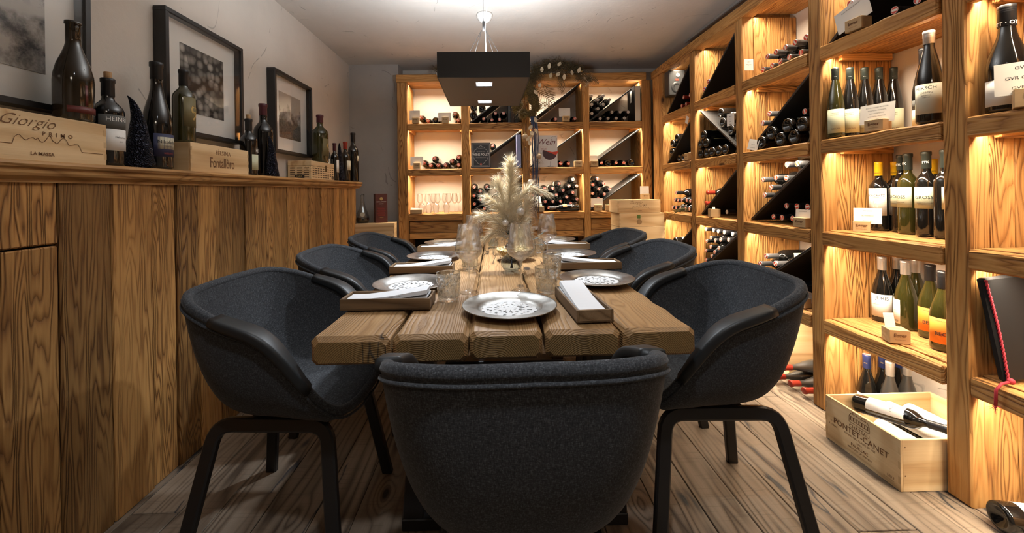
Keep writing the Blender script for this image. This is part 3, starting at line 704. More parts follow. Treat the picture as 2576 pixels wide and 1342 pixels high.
# ================================================================== dried bouquet, vases, bowl, garland
M_PAMPAS = plain('pampas_cream', (.80, .69, .50), .9); M_TWIG = plain('twig_brown', (.20, .12, .07), .9); M_GREY = plain('dried_silver', (.62, .58, .50), .9); M_LEAFD = plain('leaf_dark_green', (.035, .045, .03), .7)
M_MOSS = plain('moss_olive', (.20, .145, .045), .95); M_FERN = plain('fern_brown', (.13, .085, .035), .9); M_HONESTY = plain('honesty_pale', (.58, .49, .34), .75); M_MOSS2 = plain('moss_dark', (.085, .06, .025), .95)
M_BAUBLE = plain('bauble_silver', (.62, .62, .64), .15, .95); M_BAUBLE2 = plain('bauble_matt', (.50, .40, .28), .5, .3); M_BAUBLE3 = plain('bauble_white', (.72, .70, .66), .25, .4); M_GLASSBALL = thin_glass('glass_ball', (.96, .93, .86), 1.0, .4); M_CORD = plain('cord_blue', (.035, .065, .13), .85)
def rv(r, s=1.0): return Vector((r.gauss(0, s), r.gauss(0, s), r.gauss(0, s)))
def strand(mb, p, d, L, w, r, droop=.25, seg=3, mi=0):
    pts = [p.copy()]; d = d.normalized()
    for i in range(seg):
        d = (d + Vector((0, 0, -droop / seg)) + rv(r, .10)).normalized(); pts.append(pts[-1] + d * L / seg)
    sd = d.cross(rv(r)); sd = sd.normalized() * w / 2 if sd.length > 1e-5 else Vector((w / 2, 0, 0)); V = []
    for i, q in enumerate(pts):
        k = 1 - i / (seg + .3); V += [q - sd * k, q + sd * k]
    mb.add(V, [(2 * i, 2 * i + 1, 2 * i + 3, 2 * i + 2) for i in range(seg)])
def plume(path, wid, n, seed, mat, L=.075, w=.0016):
    r = random.Random(seed); mb = MB(); P = [Vector(p) for p in path]; m = len(P) - 1
    mb.tube(P, .0022, 5)
    for i in range(n):
        u = (.18 + .82 * r.random() ** .9) * m * .999; k = int(u); f = u - k; q = P[k].lerp(P[k + 1], f); t = (P[k + 1] - P[k]).normalized()
        out = rv(r); out -= t * out.dot(t); out.normalize()
        lf = wid * (.42 + .72 * math.sin(PI * (u / m) ** .85))
        strand(mb, q, t * .9 + out * r.uniform(.3, 1.1) * lf, L * r.uniform(.55, 1.2) * (1 - .3 * u / m), w, r, .45)
    return mb.mesh('plume', mat)
def tuft(mats, pts, n, L, w, seed, up=.2, seg=2, droop=.2):
    r = random.Random(seed); mb = MB()
    for i in range(n):
        c, rad = r.choice(pts); q = Vector(c) + Vector((r.gauss(0, .45), r.gauss(0, .26), r.gauss(0, .45))) * rad
        strand(mb, q, rv(r) + Vector((0, 0, up)), L * r.uniform(.5, 1.3), w * r.uniform(.6, 1.4), r, droop, seg)
    return mb.mesh('tuft', mats)
def leaf_mesh(L, w, mat, curl=.15):
    mb = MB(); n = 6; V = []; F = []
    for i in range(n + 1):
        u = i / n; ww = w * math.sin(PI * min(1, u * .98 + .01)) ** .8; z = curl * L * u * u
        V += [(-ww / 2, u * L, z), (0, u * L, z - .08 * ww), (ww / 2, u * L, z)]
    for i in range(n):
        for j in range(2): F.append((3 * i + j, 3 * i + j + 1, 3 * i + j + 4, 3 * i + j + 3))
    mb.add(V, F, 0, True); return mb.mesh('leaf', mat)
VX, VY = .082, 1.845
va_ = thing('round_vase', 'smoky blue round-bellied glass vase holding the pampas', 'vase', (VX, VY, TZ + .001))
ob('body', MB().lathe([(0, 0), (.026, 0), (.040, .008), (.051, .028), (.052, .044), (.042, .064), (.024, .078), (.015, .092), (.013, .125), (.017, .145), (.0155, .145), (.0115, .125), (.0135, .092), (.022, .077), (.040, .063), (.050, .044), (.049, .028), (.038, .010), (0, .006)], 36).mesh('body', M_BLUEGLASS), va_)
ob('stem_bundle', MB().tube([(0, 0, .012), (.002, 0, .08), (0, 0, .15)], .007, 8).mesh('stem_bundle', plain('stem_dark', (.03, .03, .04), .8)), va_)
bq = thing('dried_bouquet', 'bouquet of cream pampas plumes with baubles standing in the blue vase', 'bouquet', (VX, VY, TZ + .10)); z0 = -.0
plumes = [([(0, 0, .04), (-.003, 0, .14), (-.004, .01, .24), (.004, .01, .33), (.0, .0, .40)], 1.0, 900), ([(0, 0, .04), (.01, 0, .13), (.03, .01, .22), (.09, .01, .285), (.165, .0, .262)], .7, 420),
          ([(0, 0, .04), (-.015, .01, .12), (-.05, .01, .19), (-.10, 0, .235)], .9, 420), ([(0, 0, .04), (-.03, -.01, .10), (-.085, -.01, .145), (-.13, 0, .160)], .75, 300), ([(0, 0, .02), (.025, 0, .09), (.055, 0, .15), (.08, .0, .22)], .8, 420), ([(0, 0, .02), (-.03, 0, .06), (-.07, 0, .085), (-.11, 0, .06)], .7, 200), ([(0, 0, .03), (-.02, .0, .15), (-.045, .0, .26), (-.055, .0, .31)], .6, 330)]
for i, (p, w, n) in enumerate(plumes): ob('plume', plume(p, w * 1.05, int(n * 2.4), 30 + i, M_PAMPAS, .078, .0021), bq)
ob('dried_flowers', tuft(M_GREY, [((-.03, 0, .075), .035), ((.03, 0, .07), .04), ((.06, 0, .085), .035), ((.0, -.01, .10), .04), ((.07, 0, .05), .025)], 1000, .034, .0024, 3), bq)
ob('dried_twigs', tuft(M_TWIG, [((-.04, 0, .11), .03), ((.02, 0, .10), .04), ((.11, .01, .20), .03)], 450, .04, .0018, 4), bq)
ME_L1 = leaf_mesh(.05, .022, M_LEAFD)
for a, b, c, rz, rx in ((.05, -.02, .045, -.9, .3), (.09, 0, .04, -1.4, .2), (.11, -.01, .02, -1.2, -.1), (-.01, -.03, .07, .4, .6), (.06, -.03, .01, -.6, -.4), (.12, .0, .06, -1.5, .4)): ob('leaf', ME_L1, bq, (a, b, c), (rx, 0, rz))
ob('leaf', leaf_mesh(.05, .024, M_HONESTY), bq, (-.09, 0, .275), (1.4, .2, -.2))
for c, rr, m in (((-.027, -.03, .125), .0155, M_BAUBLE3), ((.043, -.02, .175), .019, M_BAUBLE3), ((-.012, -.045, .018), .019, M_BAUBLE)): ob('bauble', MB().sphere(c, rr, 20, 12).mesh('bauble', m), bq)
for o_ in bq.children:
    if o_.name.startswith('dried_'): o_['kind'] = 'stuff'
gb = ob('mosaic_bowl', MB().lathe([(0, .002), (.030, 0), (.055, .012), (.085, .038), (.098, .056), (.096, .062), (.082, .046), (.052, .020), (.030, .010), (0, .010)], 44).mesh('mosaic_bowl', rough_gold()), None, (.110, 2.135, TZ + .001)); tag(gb, 'shallow gold mosaic bowl behind the blue vase', 'bowl')
cv = ob('bottle_vase', MB().lathe([(0, 0), (.028, 0), (.031, .006), (.031, .07), (.024, .10), (.013, .12), (.012, .16), (.014, .165), (.0125, .165), (.0108, .16), (.0115, .12), (.022, .10), (.029, .07), (.029, .008), (0, .006)], 28).mesh('bottle_vase', M_GLASS), None, (.035, 2.31, TZ + .0012)); tag(cv, 'clear bottle-shaped glass vase beside the gold mosaic bowl', 'vase')
cv = ob('bud_vase', MB().lathe([(0, 0), (.025, 0), (.033, .012), (.033, .03), (.020, .05), (.012, .06), (.012, .10), (.010, .10), (.010, .06), (.018, .05), (.031, .03), (.030, .012), (0, .006)], 24).mesh('bud_vase', M_BLUEGLASS), None, (-.002, 2.62, TZ + .0012)); tag(cv, 'small smoky blue bud vase near the far end of the table', 'vase')
cj = ob('carafe', MB().lathe([(0, 0), (.045, 0), (.052, .01), (.055, .06), (.047, .11), (.032, .15), (.030, .19), (.040, .215), (.038, .215), (.028, .19), (.030, .15), (.045, .11), (.053, .06), (.050, .012), (0, .008)], 36, fn=lambda a, z: .0016 * math.sin(a * 12 + z * 60)).mesh('carafe', M_CRYSTAL), None, (.185, 2.27, TZ + .0012)); tag(cj, 'ribbed crystal carafe behind the gold mosaic bowl', 'carafe')

GY = 3.972
gl = thing('dried_garland', 'dried foliage garland with baubles and blue cords hung over the end shelf', 'garland', (.55, GY, 2.33))
G = lambda x, z, dy=0: (x - .55, dy, z - 2.33)
ob('foliage', tuft(M_MOSS2, [(G(.45, 2.33), .06), (G(.55, 2.37, .02), .07), (G(.66, 2.38, .02), .07), (G(.78, 2.37, .03), .06), (G(.88, 2.34, .03), .05), (G(.40, 2.27), .06)], 3000, .06, .004, 5), gl)
ob('foliage', tuft(M_FERN, [(G(.38, 2.22), .06), (G(.44, 2.24), .07), (G(.7, 2.29), .06), (G(.9, 2.27), .05), (G(.98, 2.25), .03)], 1500, .06, .0032, 6, -.2), gl)
mo = tuft(M_MOSS, [(G(.40, 2.12), .055), (G(.42, 2.04), .055), (G(.44, 1.97), .05), (G(.40, 1.90), .045), (G(.27, 1.99), .04), (G(.24, 1.95), .035), (G(.32, 1.90), .045), (G(.30, 2.10), .04), (G(.38, 2.18), .05)], 6500, .024, .0055, 7)
ob('moss', mo, gl)['kind'] = 'stuff'
MK = NT('moss_core'); _n = MK.noise(MK.coord(), 160, 4, .7); MK.pset(Base__Color=MK.ramp(_n, [(.35, (.045, .032, .010)), (.65, (.24, .17, .055))]), Roughness=.95); MK.bump(_n, 1.0, .02)
for xx, zz, rr in ((.40, 2.12, .05), (.42, 2.04, .055), (.44, 1.97, .045), (.40, 1.90, .04), (.26, 1.97, .035), (.32, 1.91, .04), (.37, 2.19, .05)):
    ob('moss_clump', MB().sphere((0, 0, 0), rr, 14, 9).mesh('moss_clump', MK.mat), gl, G(xx, zz, .0), (0, 0, 0)).scale = (1, .7, 1.1)
ob('foliage', tuft(M_PAMPAS, [(G(.28, 2.02), .03), (G(.27, 1.92), .02), (G(.93, 2.26), .03), (G(.97, 2.21), .03)], 220, .09, .0016, 9, -.7, 3), gl)
def frond(base, d, L, seed):
    r = random.Random(seed); mb = MB(); d = Vector(d).normalized(); p = Vector(base); side = d.cross(Vector((0, 1, 0))).normalized(); pts = []
    for i in range(13): pts.append(p.copy()); d = (d + Vector((0, 0, -.05))).normalized(); p += d * L / 12
    mb.tube(pts, .0014, 4)
    for i in range(2, 13):
        ll = L * .34 * math.sin(PI * (i / 13) ** .7) + .006
        for s in (-1, 1):
            e = (side * s + d * .55 + Vector((0, 0, -.15))).normalized(); q = pts[i]; w = d * .0042
            mb.add([q - w, q + w, q + e * ll * .6 + w * .8, q + e * ll + Vector((0, -.004, -.006)), q + e * ll * .6 - w * .8], [(0, 1, 2, 3, 4)])
    return mb.mesh('fern_frond', M_FERN)
for b, d, L, sd_ in ((G(.42, 2.13, -.03), (.8, 0, -.35), .26, 1), (G(.50, 2.2, -.03), (.7, 0, -.6), .2, 2), (G(.68, 2.27, -.03), (.2, 0, -1), .17, 3), (G(.44, 1.97, -.03), (.5, 0, .1), .16, 4), (G(.92, 2.26, -.03), (.7, 0, -.1), .16, 5)): ob('fern_frond', frond(b, d, L, sd_), gl)
ME_H = leaf_mesh(.062, .036, M_HONESTY, .1); r_ = random.Random(3)
for xx, zz in ((.50, 2.30), (.57, 2.33), (.66, 2.36), (.64, 2.26), (.72, 2.22), (.80, 2.27), (.86, 2.29), (.47, 2.15), (.46, 2.08), (.58, 2.24), (.40, 1.78), (.43, 1.75), (.38, 1.72), (.41, 1.70), (.36, 1.63), (.44, 1.80), (.37, 1.67)): ob('honesty_leaf', ME_H, gl, G(xx, zz, -.05), (1.5 + r_.uniform(-.5, .5), r_.uniform(-.8, .8) + (PI if zz < 1.8 else 0), r_.uniform(-.5, .5)))
for xx, zz, rr, m in ((.60, 2.26, .026, M_GLASSBALL), (.90, 2.28, .027, M_GLASSBALL), (.325, 1.665, .030, M_BAUBLE2), (.33, 1.53, .030, M_GLASSBALL), (.37, 1.36, .028, M_GLASSBALL), (.375, 1.215, .031, M_BAUBLE3), (.46, 1.47, .027, M_BAUBLE2)):
    b_ = ob('bauble', MB().sphere((0, 0, 0), rr, 20, 12).mesh('bauble', m), gl, G(xx, zz, -.04)); ob('cap', MB().lathe([(0, rr * .95), (.006, rr * .95), (.006, rr + .008), (0, rr + .009)], 10).mesh('cap', M_GOLDINK), b_)
ob('cord', MB().tube([G(.33, 1.80, -.03), G(.328, 1.5, -.04), G(.37, 1.22, -.04)], .0015, 5).mesh('cord', M_TWIG), gl)
for i in range(12):
    r_ = random.Random(60 + i); xx = .395 + i * .0055; zb_ = r_.uniform(.72, .95) if i % 3 else r_.uniform(1.1, 1.3)
    ob('cord', MB().tube([G(xx - .01, 1.87, -.02)] + [G(xx + r_.uniform(-.008, .008), 1.87 + (zb_ - 1.87) * k / 6, -.03 + r_.uniform(-.008, .008)) for k in range(1, 7)], .0034, 5).mesh('cord', M_CORD), gl)
ob('dried_twigs', tuft(M_TWIG, [(G(.43, 1.50), .03), (G(.45, 1.42), .03), (G(.36, 1.1), .03), (G(.37, 1.3), .03), (G(.36, 1.42), .02)], 260, .06, .0016, 12, -.4), gl)
for o_ in gl.children:
    if o_.name.startswith(('foliage', 'dried_')): o_['kind'] = 'stuff'
g2 = thing('dried_garland', 'small dried sprig with beads lying on the end shelf beam behind the lamp', 'garland', (-.55, GY + .02, 2.34))
ob('foliage', tuft(M_MOSS2, [((0, 0, .02), .04), ((.06, 0, .03), .05), ((.12, 0, .02), .05)], 300, .05, .003, 15), g2)
ob('beads', MB().tube([(.0, -.03, -.02), (.04, -.04, -.10), (.08, -.04, -.135), (.05, -.04, -.165)], .006, 6).mesh('beads', M_BAUBLE3), g2)

# ================================================================== bottles
_bm = {}
def prof_of(kind, h, r):
    base = [(0, .022), (r * .30, .018), (r * .58, .006), (r * .72, .0012), (r * .86, 0), (r * .96, .004), (r, .012)]
    nk = r * .38
    if kind == 'bord': sh = [(r, .60 * h), (r * .985, .63 * h), (r * .90, .67 * h), (r * .66, .715 * h), (nk * 1.15, .75 * h), (nk, .78 * h)]
    elif kind == 'burg': sh = [(r, .40 * h), (r * .97, .45 * h), (r * .85, .53 * h), (r * .66, .62 * h), (r * .50, .69 * h), (nk * 1.08, .75 * h), (nk, .80 * h)]
    elif kind == 'jug': sh = [(r, .40 * h), (r * .96, .47 * h), (r * .82, .57 * h), (r * .58, .67 * h), (nk * 1.15, .74 * h), (nk, .78 * h)]
    else: sh = [(r, .42 * h), (r * .94, .50 * h), (r * .80, .60 * h), (r * .62, .70 * h), (nk * 1.15, .80 * h), (nk, .84 * h)]
    return base + sh + [(nk * .97, .965 * h), (nk * 1.12, .968 * h), (nk * 1.12, .995 * h), (nk * .9, h), (0, h)]
def bmesh_(kind, h, r, mat):
    k = ('b', kind, h, r, mat.name)
    if k not in _bm: _bm[k] = MB().lathe(prof_of(kind, h, r), 28).mesh('bottle_body', mat)
    return _bm[k]
def capmesh(h, r, mat, z0, screw):
    k = ('c', h, r, mat.name, z0, screw)
    if k not in _bm:
        n = r * .38 + .0016; p = [(n * .98, z0 * h), (n * 1.02, z0 * h + .001)]
        if screw: p += [(n, .93 * h), (n * 1.05, .935 * h), (n * .98, .945 * h), (n * 1.06, .95 * h), (n * .98, .958 * h), (n * 1.05, .965 * h), (n * 1.05, .998 * h), (n * .9, 1.003 * h), (0, 1.003 * h)]
        else: p += [(n, .95 * h), (n * 1.12, .962 * h), (n * 1.13, .994 * h), (n * 1.05, 1.003 * h), (0, 1.003 * h)]
        _bm[k] = MB().lathe(p, 20).mesh('capsule', mat)
    return _bm[k]
def discmesh(h, r, mat):
    k = ('d', h, r, mat.name)
    if k not in _bm:
        n = r * .38 + .0016; z = 1.003 * h + .0004; mb = MB(); mb.lathe([(0, z), (n * .98, z), (n * 1.0, z - .0006)], 18, 0, smooth=False)
        if mat.name.startswith('seal_grey'): mb.lathe([(n * .55, z + .0004), (n * .72, z + .0004)], 18, 1, smooth=False)
        else: mb.box((0, 0, z + .0002), (n * .55, n * 1.5, .0004), 1); mb.lathe([(n * .9, z + .0003), (n * 1.0, z + .0003)], 18, 1, smooth=False)
        _bm[k] = mb.mesh('seal_disc', [mat, DISC_WHITE])
    return _bm[k]
def labmesh(r, z0, z1, ang, mat):
    k = ('l', r, z0, z1, ang, mat.name)
    if k not in _bm: _bm[k] = MB().lathe([(r + .0002, z0), (r + .0006, z0), (r + .0006, z1), (r + .0002, z1)], 22, a0=-ang / 2, a1=ang / 2).mesh('paper_label', mat)
    return _bm[k]
ROT = {'up': Matrix.Identity(4), '-y': Matrix.Rotation(PI / 2, 4, 'X'), '+y': Matrix.Rotation(-PI / 2, 4, 'X'), '-x': Matrix.Rotation(-PI / 2, 4, 'Y'), '+x': Matrix.Rotation(PI / 2, 4, 'Y')}
def bottle(label, group, loc, to='up', kind='bord', h=.30, r=.0375, glass=None, cap=None, z0=.80, screw=False, disc=None, lab=None, face=0.0, texts=(), cork=False, mw=None, captext=None):
    """face: heading of the label (radians about the bottle axis)"""
    R = mw if mw is not None else ROT[to]
    m = Matrix.Translation(loc) @ R @ Matrix.Rotation(face, 4, 'Z')
    t = thing('wine_bottle', label, 'bottle', group=group, mw=m)
    ob('bottle_body', bmesh_(kind, h, r, glass or G_DARK), t)
    if cap:
        c = ob('capsule', capmesh(h, r, cap, z0, screw), t)
        if disc: ob('seal_disc', discmesh(h, r, disc), c)
        if captext: letter_cyl(c, captext[0], captext[1], r * .38 + .0026, 0, captext[2] * h, captext[3], .02)
    if cork: ob('cork', MB().lathe([(0, .96 * h), (.0105, .96 * h), (.0115, 1.075 * h), (.010, 1.08 * h), (0, 1.08 * h)], 14).mesh('cork', C_CORK), t)
    for (lz0, lz1, ang, lm) in (lab if isinstance(lab, list) else [lab] if lab else []):
        ob('paper_label', labmesh(r, lz0 * h, lz1 * h, ang, lm), t)
    for (s, size, a, z, mt) in texts: letter_cyl(t, s, size, r + .0004, a, z * h, mt, .0)
    return t
def lie_back(key, pts, label, cap, disc, flip=(), h=.30, r=.0375, y=4.135, screw=True, glass=None):
    for i, (x, z) in enumerate(pts):
        j = rnd.uniform(-.012, .012)
        if i in flip: bottle(label[1], 'bottles lying in the end shelf', (x, y + .01 + j, z), '+y', 'bord', h, r, glass, C_BLACK, lab=(.2, .5, 2.6, L_CREAM), face=rnd.uniform(0, 6))
        else: bottle(label[0], 'bottles lying in the end shelf', (x, y + h + j, z), '-y', 'bord', h, r, glass, cap, .80, screw, disc, (.2, .5, 2.6, L_CREAM), rnd.uniform(0, 6))
B = {'b1s0': [(-0.736, 1.91), (-0.667, 1.875), (-0.584, 1.875), (-0.505, 1.875), (-0.385, 1.947), (-0.353, 1.875)],
 'b1s1': [(-0.718, 1.433), (-0.644, 1.409), (-0.605, 1.477), (-0.566, 1.409), (-0.488, 1.409), (-0.421, 1.448), (-0.353, 1.488), (-0.353, 1.409)],
 'b2s0': [(-0.188, 2.016), (-0.19, 1.931), (-0.1, 2.001), (0.038, 1.943), (0.122, 1.94), (-0.085, 1.887), (-0.001, 1.875), (0.079, 1.875)],
 'b2s1': [(0.005, 1.604), (0.203, 1.409)],
 'b2s2': [(-0.194, 1.178), (-0.063, 1.176), (-0.131, 1.132), (-0.196, 1.086), (-0.064, 1.092), (-0.129, 1.046), (-0.195, 0.999), (-0.091, 0.951), (0.06, 1.184), (0.269, 0.951)],
 'b3s0': [(0.665, 1.876), (0.864, 1.876)], 'b3s1': [(0.71, 1.409), (0.796, 1.409)],
 'b3s2': [(0.461, 1.153), (0.542, 1.152), (0.625, 1.152), (0.692, 1.198), (0.796, 1.174), (0.839, 1.242), (0.878, 1.173), (0.504, 1.084), (0.582, 1.083), (0.663, 1.083), (0.731, 1.13), (0.77, 1.058), (0.836, 1.105), (0.543, 1.015), (0.624, 1.014), (0.705, 1.015), (0.81, 0.991), (0.876, 1.034), (0.426, 1.082), (0.426, 0.951), (0.882, 0.951), (.503, .950), (.582, .950), (.6655, .9495), (.745, .950)],
 'b4s0': [(1.043, 2.114), (1.168, 2.114), (1.106, 2.067), (1.232, 2.071), (1.043, 2.02), (1.17, 2.023), (1.108, 1.976), (1.043, 1.927), (1.257, 1.941), (1.342, 1.941), (1.428, 1.94), (1.135, 1.875), (1.214, 1.875), (1.299, 1.875), (1.384, 1.875)],
 'b4s1': [(1.2135, 1.410), (1.455, 1.410), (1.137, 1.409), (1.293, 1.409), (1.373, 1.409)],
 'b4s2': [(1.092, 1.244), (1.158, 1.196), (1.043, 1.184), (1.107, 1.138), (1.223, 1.134), (1.043, 1.092), (1.163, 1.083), (1.1, 1.038)]}
lie_back('b1s0', B['b1s0'], ('dark bottle lying on the top board above the red-capped row', 'dark bottle lying base out on the top board above the red-capped row'), C_RED, DISC_ORANGE, (2, 3))
lie_back('b1s1', B['b1s1'], ('red-capped bottle lying on the board above the upturned glasses', ''), C_RED, DISC_RED, screw=False)
lie_back('b2s0', B['b2s0'], ('red-sealed black bottle lying under the top slanted plate beside the moss', 'black bottle lying base out on the slanted plate behind the pendant lamp'), C_BLACK, DISC_RED, (0, 1, 2))
lie_back('b2s1', B['b2s1'], ('red-sealed bottle lying beside the black ornamental book', ''), C_BLACK, DISC_RED)
lie_back('b2s2', B['b2s2'], ('red-sealed bottle piled behind the pampas plumes', ''), C_BLACK, DISC_RED)
lie_back('b3s0', B['b3s0'], ('red-capped bottle lying beside the card under the garland', ''), C_RED, DISC_RED, screw=False)
lie_back('b3s1', B['b3s1'], ('red-capped bottle lying beside the white wine book', ''), C_RED, DISC_RED, screw=False)
lie_back('b3s2', B['b3s2'], ('red-sealed bottle in the big pile below the white wine book', ''), C_BLACK, DISC_RED)
lie_back('b4s0', B['b4s0'], ('grey-capped bottle lying in the top bay beside the thick black book', ''), C_GREY, DISC_GREY)
lie_back('b4s1', B['b4s1'], ('red-sealed bottle lying between bottle bases under the slanted plate', 'bottle lying base out under the slanted plate in the end bay'), C_BLACK, DISC_RED, (0, 1))
lie_back('b4s2', B['b4s2'], ('red-sealed bottle piled on the slanted plate above the pale crates', ''), C_BLACK, DISC_RED)
bottle('brown bottle lying sideways in front of the red-sealed pile', None, (.62, 4.085 - .012, .912 + .037), '-x', 'bord', .30, .036, G_DARK, C_GREY, .78, True, None, [(.42, .56, 4.5, plain('label_tan', (.55, .33, .14), .6)), (.22, .28, 4.5, C_GREY)], 1.0).location.x = .88
for xx in (.47, .55, 1.10): bottle('red-sealed bottle lying on the floor level below the end shelf drawers', 'bottles lying below the drawers', (xx, 4.395, .60 if xx > 1 else .58), '-y', 'bord', .30, .0375, None, C_BLACK, .8, True, DISC_RED)

def lie_right(pts, label, cap, disc, flip=(), x=1.714, h=.30, r=.0375, screw=True, glass=None, kind='bord', lab=(.2, .5, 2.6, L_CREAM), group='bottles lying in the long shelf', z0=.80):
    for i, (y, z) in enumerate(pts):
        j = rnd.uniform(-.007, .007)
        if i in flip: bottle(label[1], group, (x + .005 + j, y, z), '+x', kind, h, r, glass, C_BLACK, lab=lab, face=rnd.uniform(0, 6))
        else: bottle(label[0], group, (x + h + j, y, z), '-x', kind, h, r, glass, cap, z0, screw, disc, lab, rnd.uniform(0, 6))
lie_right([(3.505, 1.943), (3.413, 1.940), (3.551, 1.875), (3.465, 1.875)], ('red-capped bottle lying below the black loudspeaker', ''), C_RED, DISC_RED, screw=False)
lie_right([(3.687, 1.607), (3.760, 1.562), (3.776, 1.484), (3.640, 1.412), (3.556, 1.412)], ('', 'bottle lying base out in the bay below the black loudspeaker'), C_BLACK, None, (0, 1, 2, 3, 4), lab=(.2, .5, 3.4, L_WHITE))
lie_right([(3.674, 1.092), (3.722, 1.023), (3.644, 1.02), (3.566, 1.024), (3.488, 1.026), (3.41, 1.021), (3.757, 0.952), (3.679, 0.951), (3.599, 0.952), (3.521, 0.952), (3.443, .951)], ('small dark bottle stacked in the corner bay beside the dried green bunch', ''), C_BLACK, DISC_RED)
lie_right([(3.732, 0.634), (3.452, 0.580), (3.50, 0.508), (3.41, 0.508)], ('', 'dark bottle lying base out in the lowest corner bay behind the chairs'), C_BLACK, None, (0, 1, 2, 3), lab=(.2, .5, 3.4, L_WHITE))
lie_right([(3.112, 1.975), (3.174, 1.927)], ('blue-capped bottle lying above the top slanted plate', ''), C_BLUE, DISC_RED, screw=False)
lie_right([(2.953, 1.696), (2.853, 1.636), (2.929, 1.619), (2.834, 1.55), (2.757, 1.492)], ('', 'large dark bottle lying base out on top of the reversed slanted plate'), C_BLACK, None, (0, 1, 2, 3, 4), lab=(.2, .5, 3.4, L_WHITE))
lie_right([(3.172, 1.489), (3.17, 1.409), (3.09, 1.409), (3.095, 1.486), (3.01, 1.409), (2.93, 1.409), (3.135, 1.556), (2.85, 1.409)], ('', 'large dark bottle lying base out under the reversed slanted plate'), C_BLACK, None, (0, 1, 2, 3, 4, 5, 6, 7), x=1.672, lab=(.2, .5, 3.4, L_OLIVE))
lie_right([(3.160, 1.095), (3.168, 1.010), ], ('bottle with red capsule and white collar lying over the slanted plate', ''), C_RED, None, screw=False)
lie_right([(2.876, 0.955)], ('dark bottle lying in the shade behind the small wood block', ''), C_BLACK, DISC_GREY)
lie_right([(3.173, 0.8), (3.076, 0.8), (2.928, 0.8), (3.109, 0.737), (2.967, 0.74), (2.877, 0.751), (3.173, 0.706), (3.039, 0.727), (3.114, 0.666), (2.992, 0.674), (3.173, 0.627), (3.051, 0.634), (3.11, 0.595), (3.173, 0.552), (3.005, 0.8), (2.826, 0.8)], ('orange-sealed bottle in the crowded low bay on the slanted plate', ''), C_BLACK, DISC_ORANGE, r=.0345)
lie_right([(2.44, 1.945), (2.362, 1.945), (2.284, 1.945), (2.206, 1.945), (2.128, 1.945), (2.48, 1.876), (2.401, 1.876), (2.323, 1.876), (2.245, 1.876), (2.167, 1.876), (2.089, 1.876)], ('red-sealed grey-capped bottle stacked in the top bay by the pinned card', ''), C_GREY, DISC_RED)
lie_right([(2.417, 1.585), (2.479, 1.538)], ('grey-capped bottle lying on the slanted plate above big bottle bases', ''), C_GREY, DISC_RED)
lie_right([(2.362, 1.459), (2.439, 1.410), (2.275, 1.411), (2.224, 1.482), (2.172, 1.411), (2.108, 1.470)], ('', 'dark bottle lying base out under the slanted plate by the tilted card'), C_BLACK, None, (0, 1, 2, 3, 4, 5), lab=(.2, .5, 3.4, L_CREAM), r=.040, x=1.665)
lie_right([(2.145, 1.545)], ('red-sealed bottle lying on the bottle bases under the slanted plate', ''), C_BLACK, DISC_RED)
lie_right([(2.195, 1.262), (2.276, 1.262), (2.291, 1.185), (2.488, 1.181), (2.366, 1.189), (2.423, 1.131), (2.484, 1.082)], ('orange-sealed grey-capped bottle stacked on the slanted plate', ''), C_GREY, DISC_ORANGE)
lie_right([(2.296, 1.022), (2.218, 1.022), (2.140, 1.022), (2.404, 0.951), (2.325, 0.951), (2.246, 0.951)], ('red-sealed black bottle lying in the dark under the slanted plate', ''), C_BLACK, DISC_RED)
lie_right([(2.462, 0.700), (2.523, 0.641), (2.392, 0.665)], ('pewter-capped bottle lying on the low slanted plate behind the near chair', ''), C_GREY, DISC_RED, z0=.74)
lie_right([(1.862, 2.002), (1.916, 1.944)], ('grey-capped bottle lying on the plate above the five green-capped bottles', ''), C_GREY, DISC_RED)
lie_right([(1.652, 1.876), (1.56, 1.876)], ('red-sealed bottle lying beside the top card holder', ''), C_BLACK, DISC_RED)
FLB = [(1.625, 2.225, .108), (1.612, 2.262, .038), (1.636, 2.180, .038), (1.65, 2.100, .038)]
for i, (x, y, z) in enumerate(FLB): bottle('dusty bottle with scarlet capsule lying on the floor by the post' if i else 'dusty scarlet-capped bottle lying on top of the floor pile', 'dusty bottles on the floor', (x + .30, y, z), '-x', 'burg', .30, .0375, G_DUST, C_RED, .82, False, None, (.12, .36, 2.6, L_WHITE), 1.0)
bottle('dusty grey bottle lying on the floor beside the upended crate', 'dusty bottles on the floor', (1.93, 2.554, .038), '-x', 'burg', .30, .0375, G_DUST, C_GREY, .85, False)
# standing bottles, near bay of the long shelf
FACE = PI + .55          # labels turned to the aisle and the camera
for i, xx in enumerate((1.690, 1.763, 1.836, 1.909, 1.982)):
    bottle(('pale-glass' if i == 0 else 'dark') + ' green-capped bottle, number %s in its row from the board edge' % ('one', 'two', 'three', 'four', 'five')[i], 'green-capped bottles in a row', (xx, 1.922, ZS[1] + .001), 'up', 'flute', .342, .0355, G_OLIVE if i == 0 else G_DARK, C_GREEN, .83, True, None, (.06, .40, 2.2, L_SAGE), FACE + .35, [('WEINGUT', .007, -.2, .34, M_PAPERTXT), ('WACHAU', .007, -.2, .315, M_PAPERTXT), ('RIESLING', .009, -.05, .12, M_BURN)], captext=('-- ---', .006, .87, M_WHITEINK))
bottle('tall dark bottle with cream stag label beside the post', None, (1.705, 1.515, ZS[1] + .001), 'up', 'flute', .36, .040, G_DARK, C_SILVER, .86, True, None, (.10, .42, 2.2, L_CREAM), FACE, [('HIRSCH', .018, -.1, .375, M_PAPERTXT), ('ZÖBING', .009, -.05, .325, M_PAPERTXT), ('KAMPTAL', .006, -.05, .295, M_PAPERTXT), ('RIESLING', .005, -.05, .275, M_PAPERTXT)])
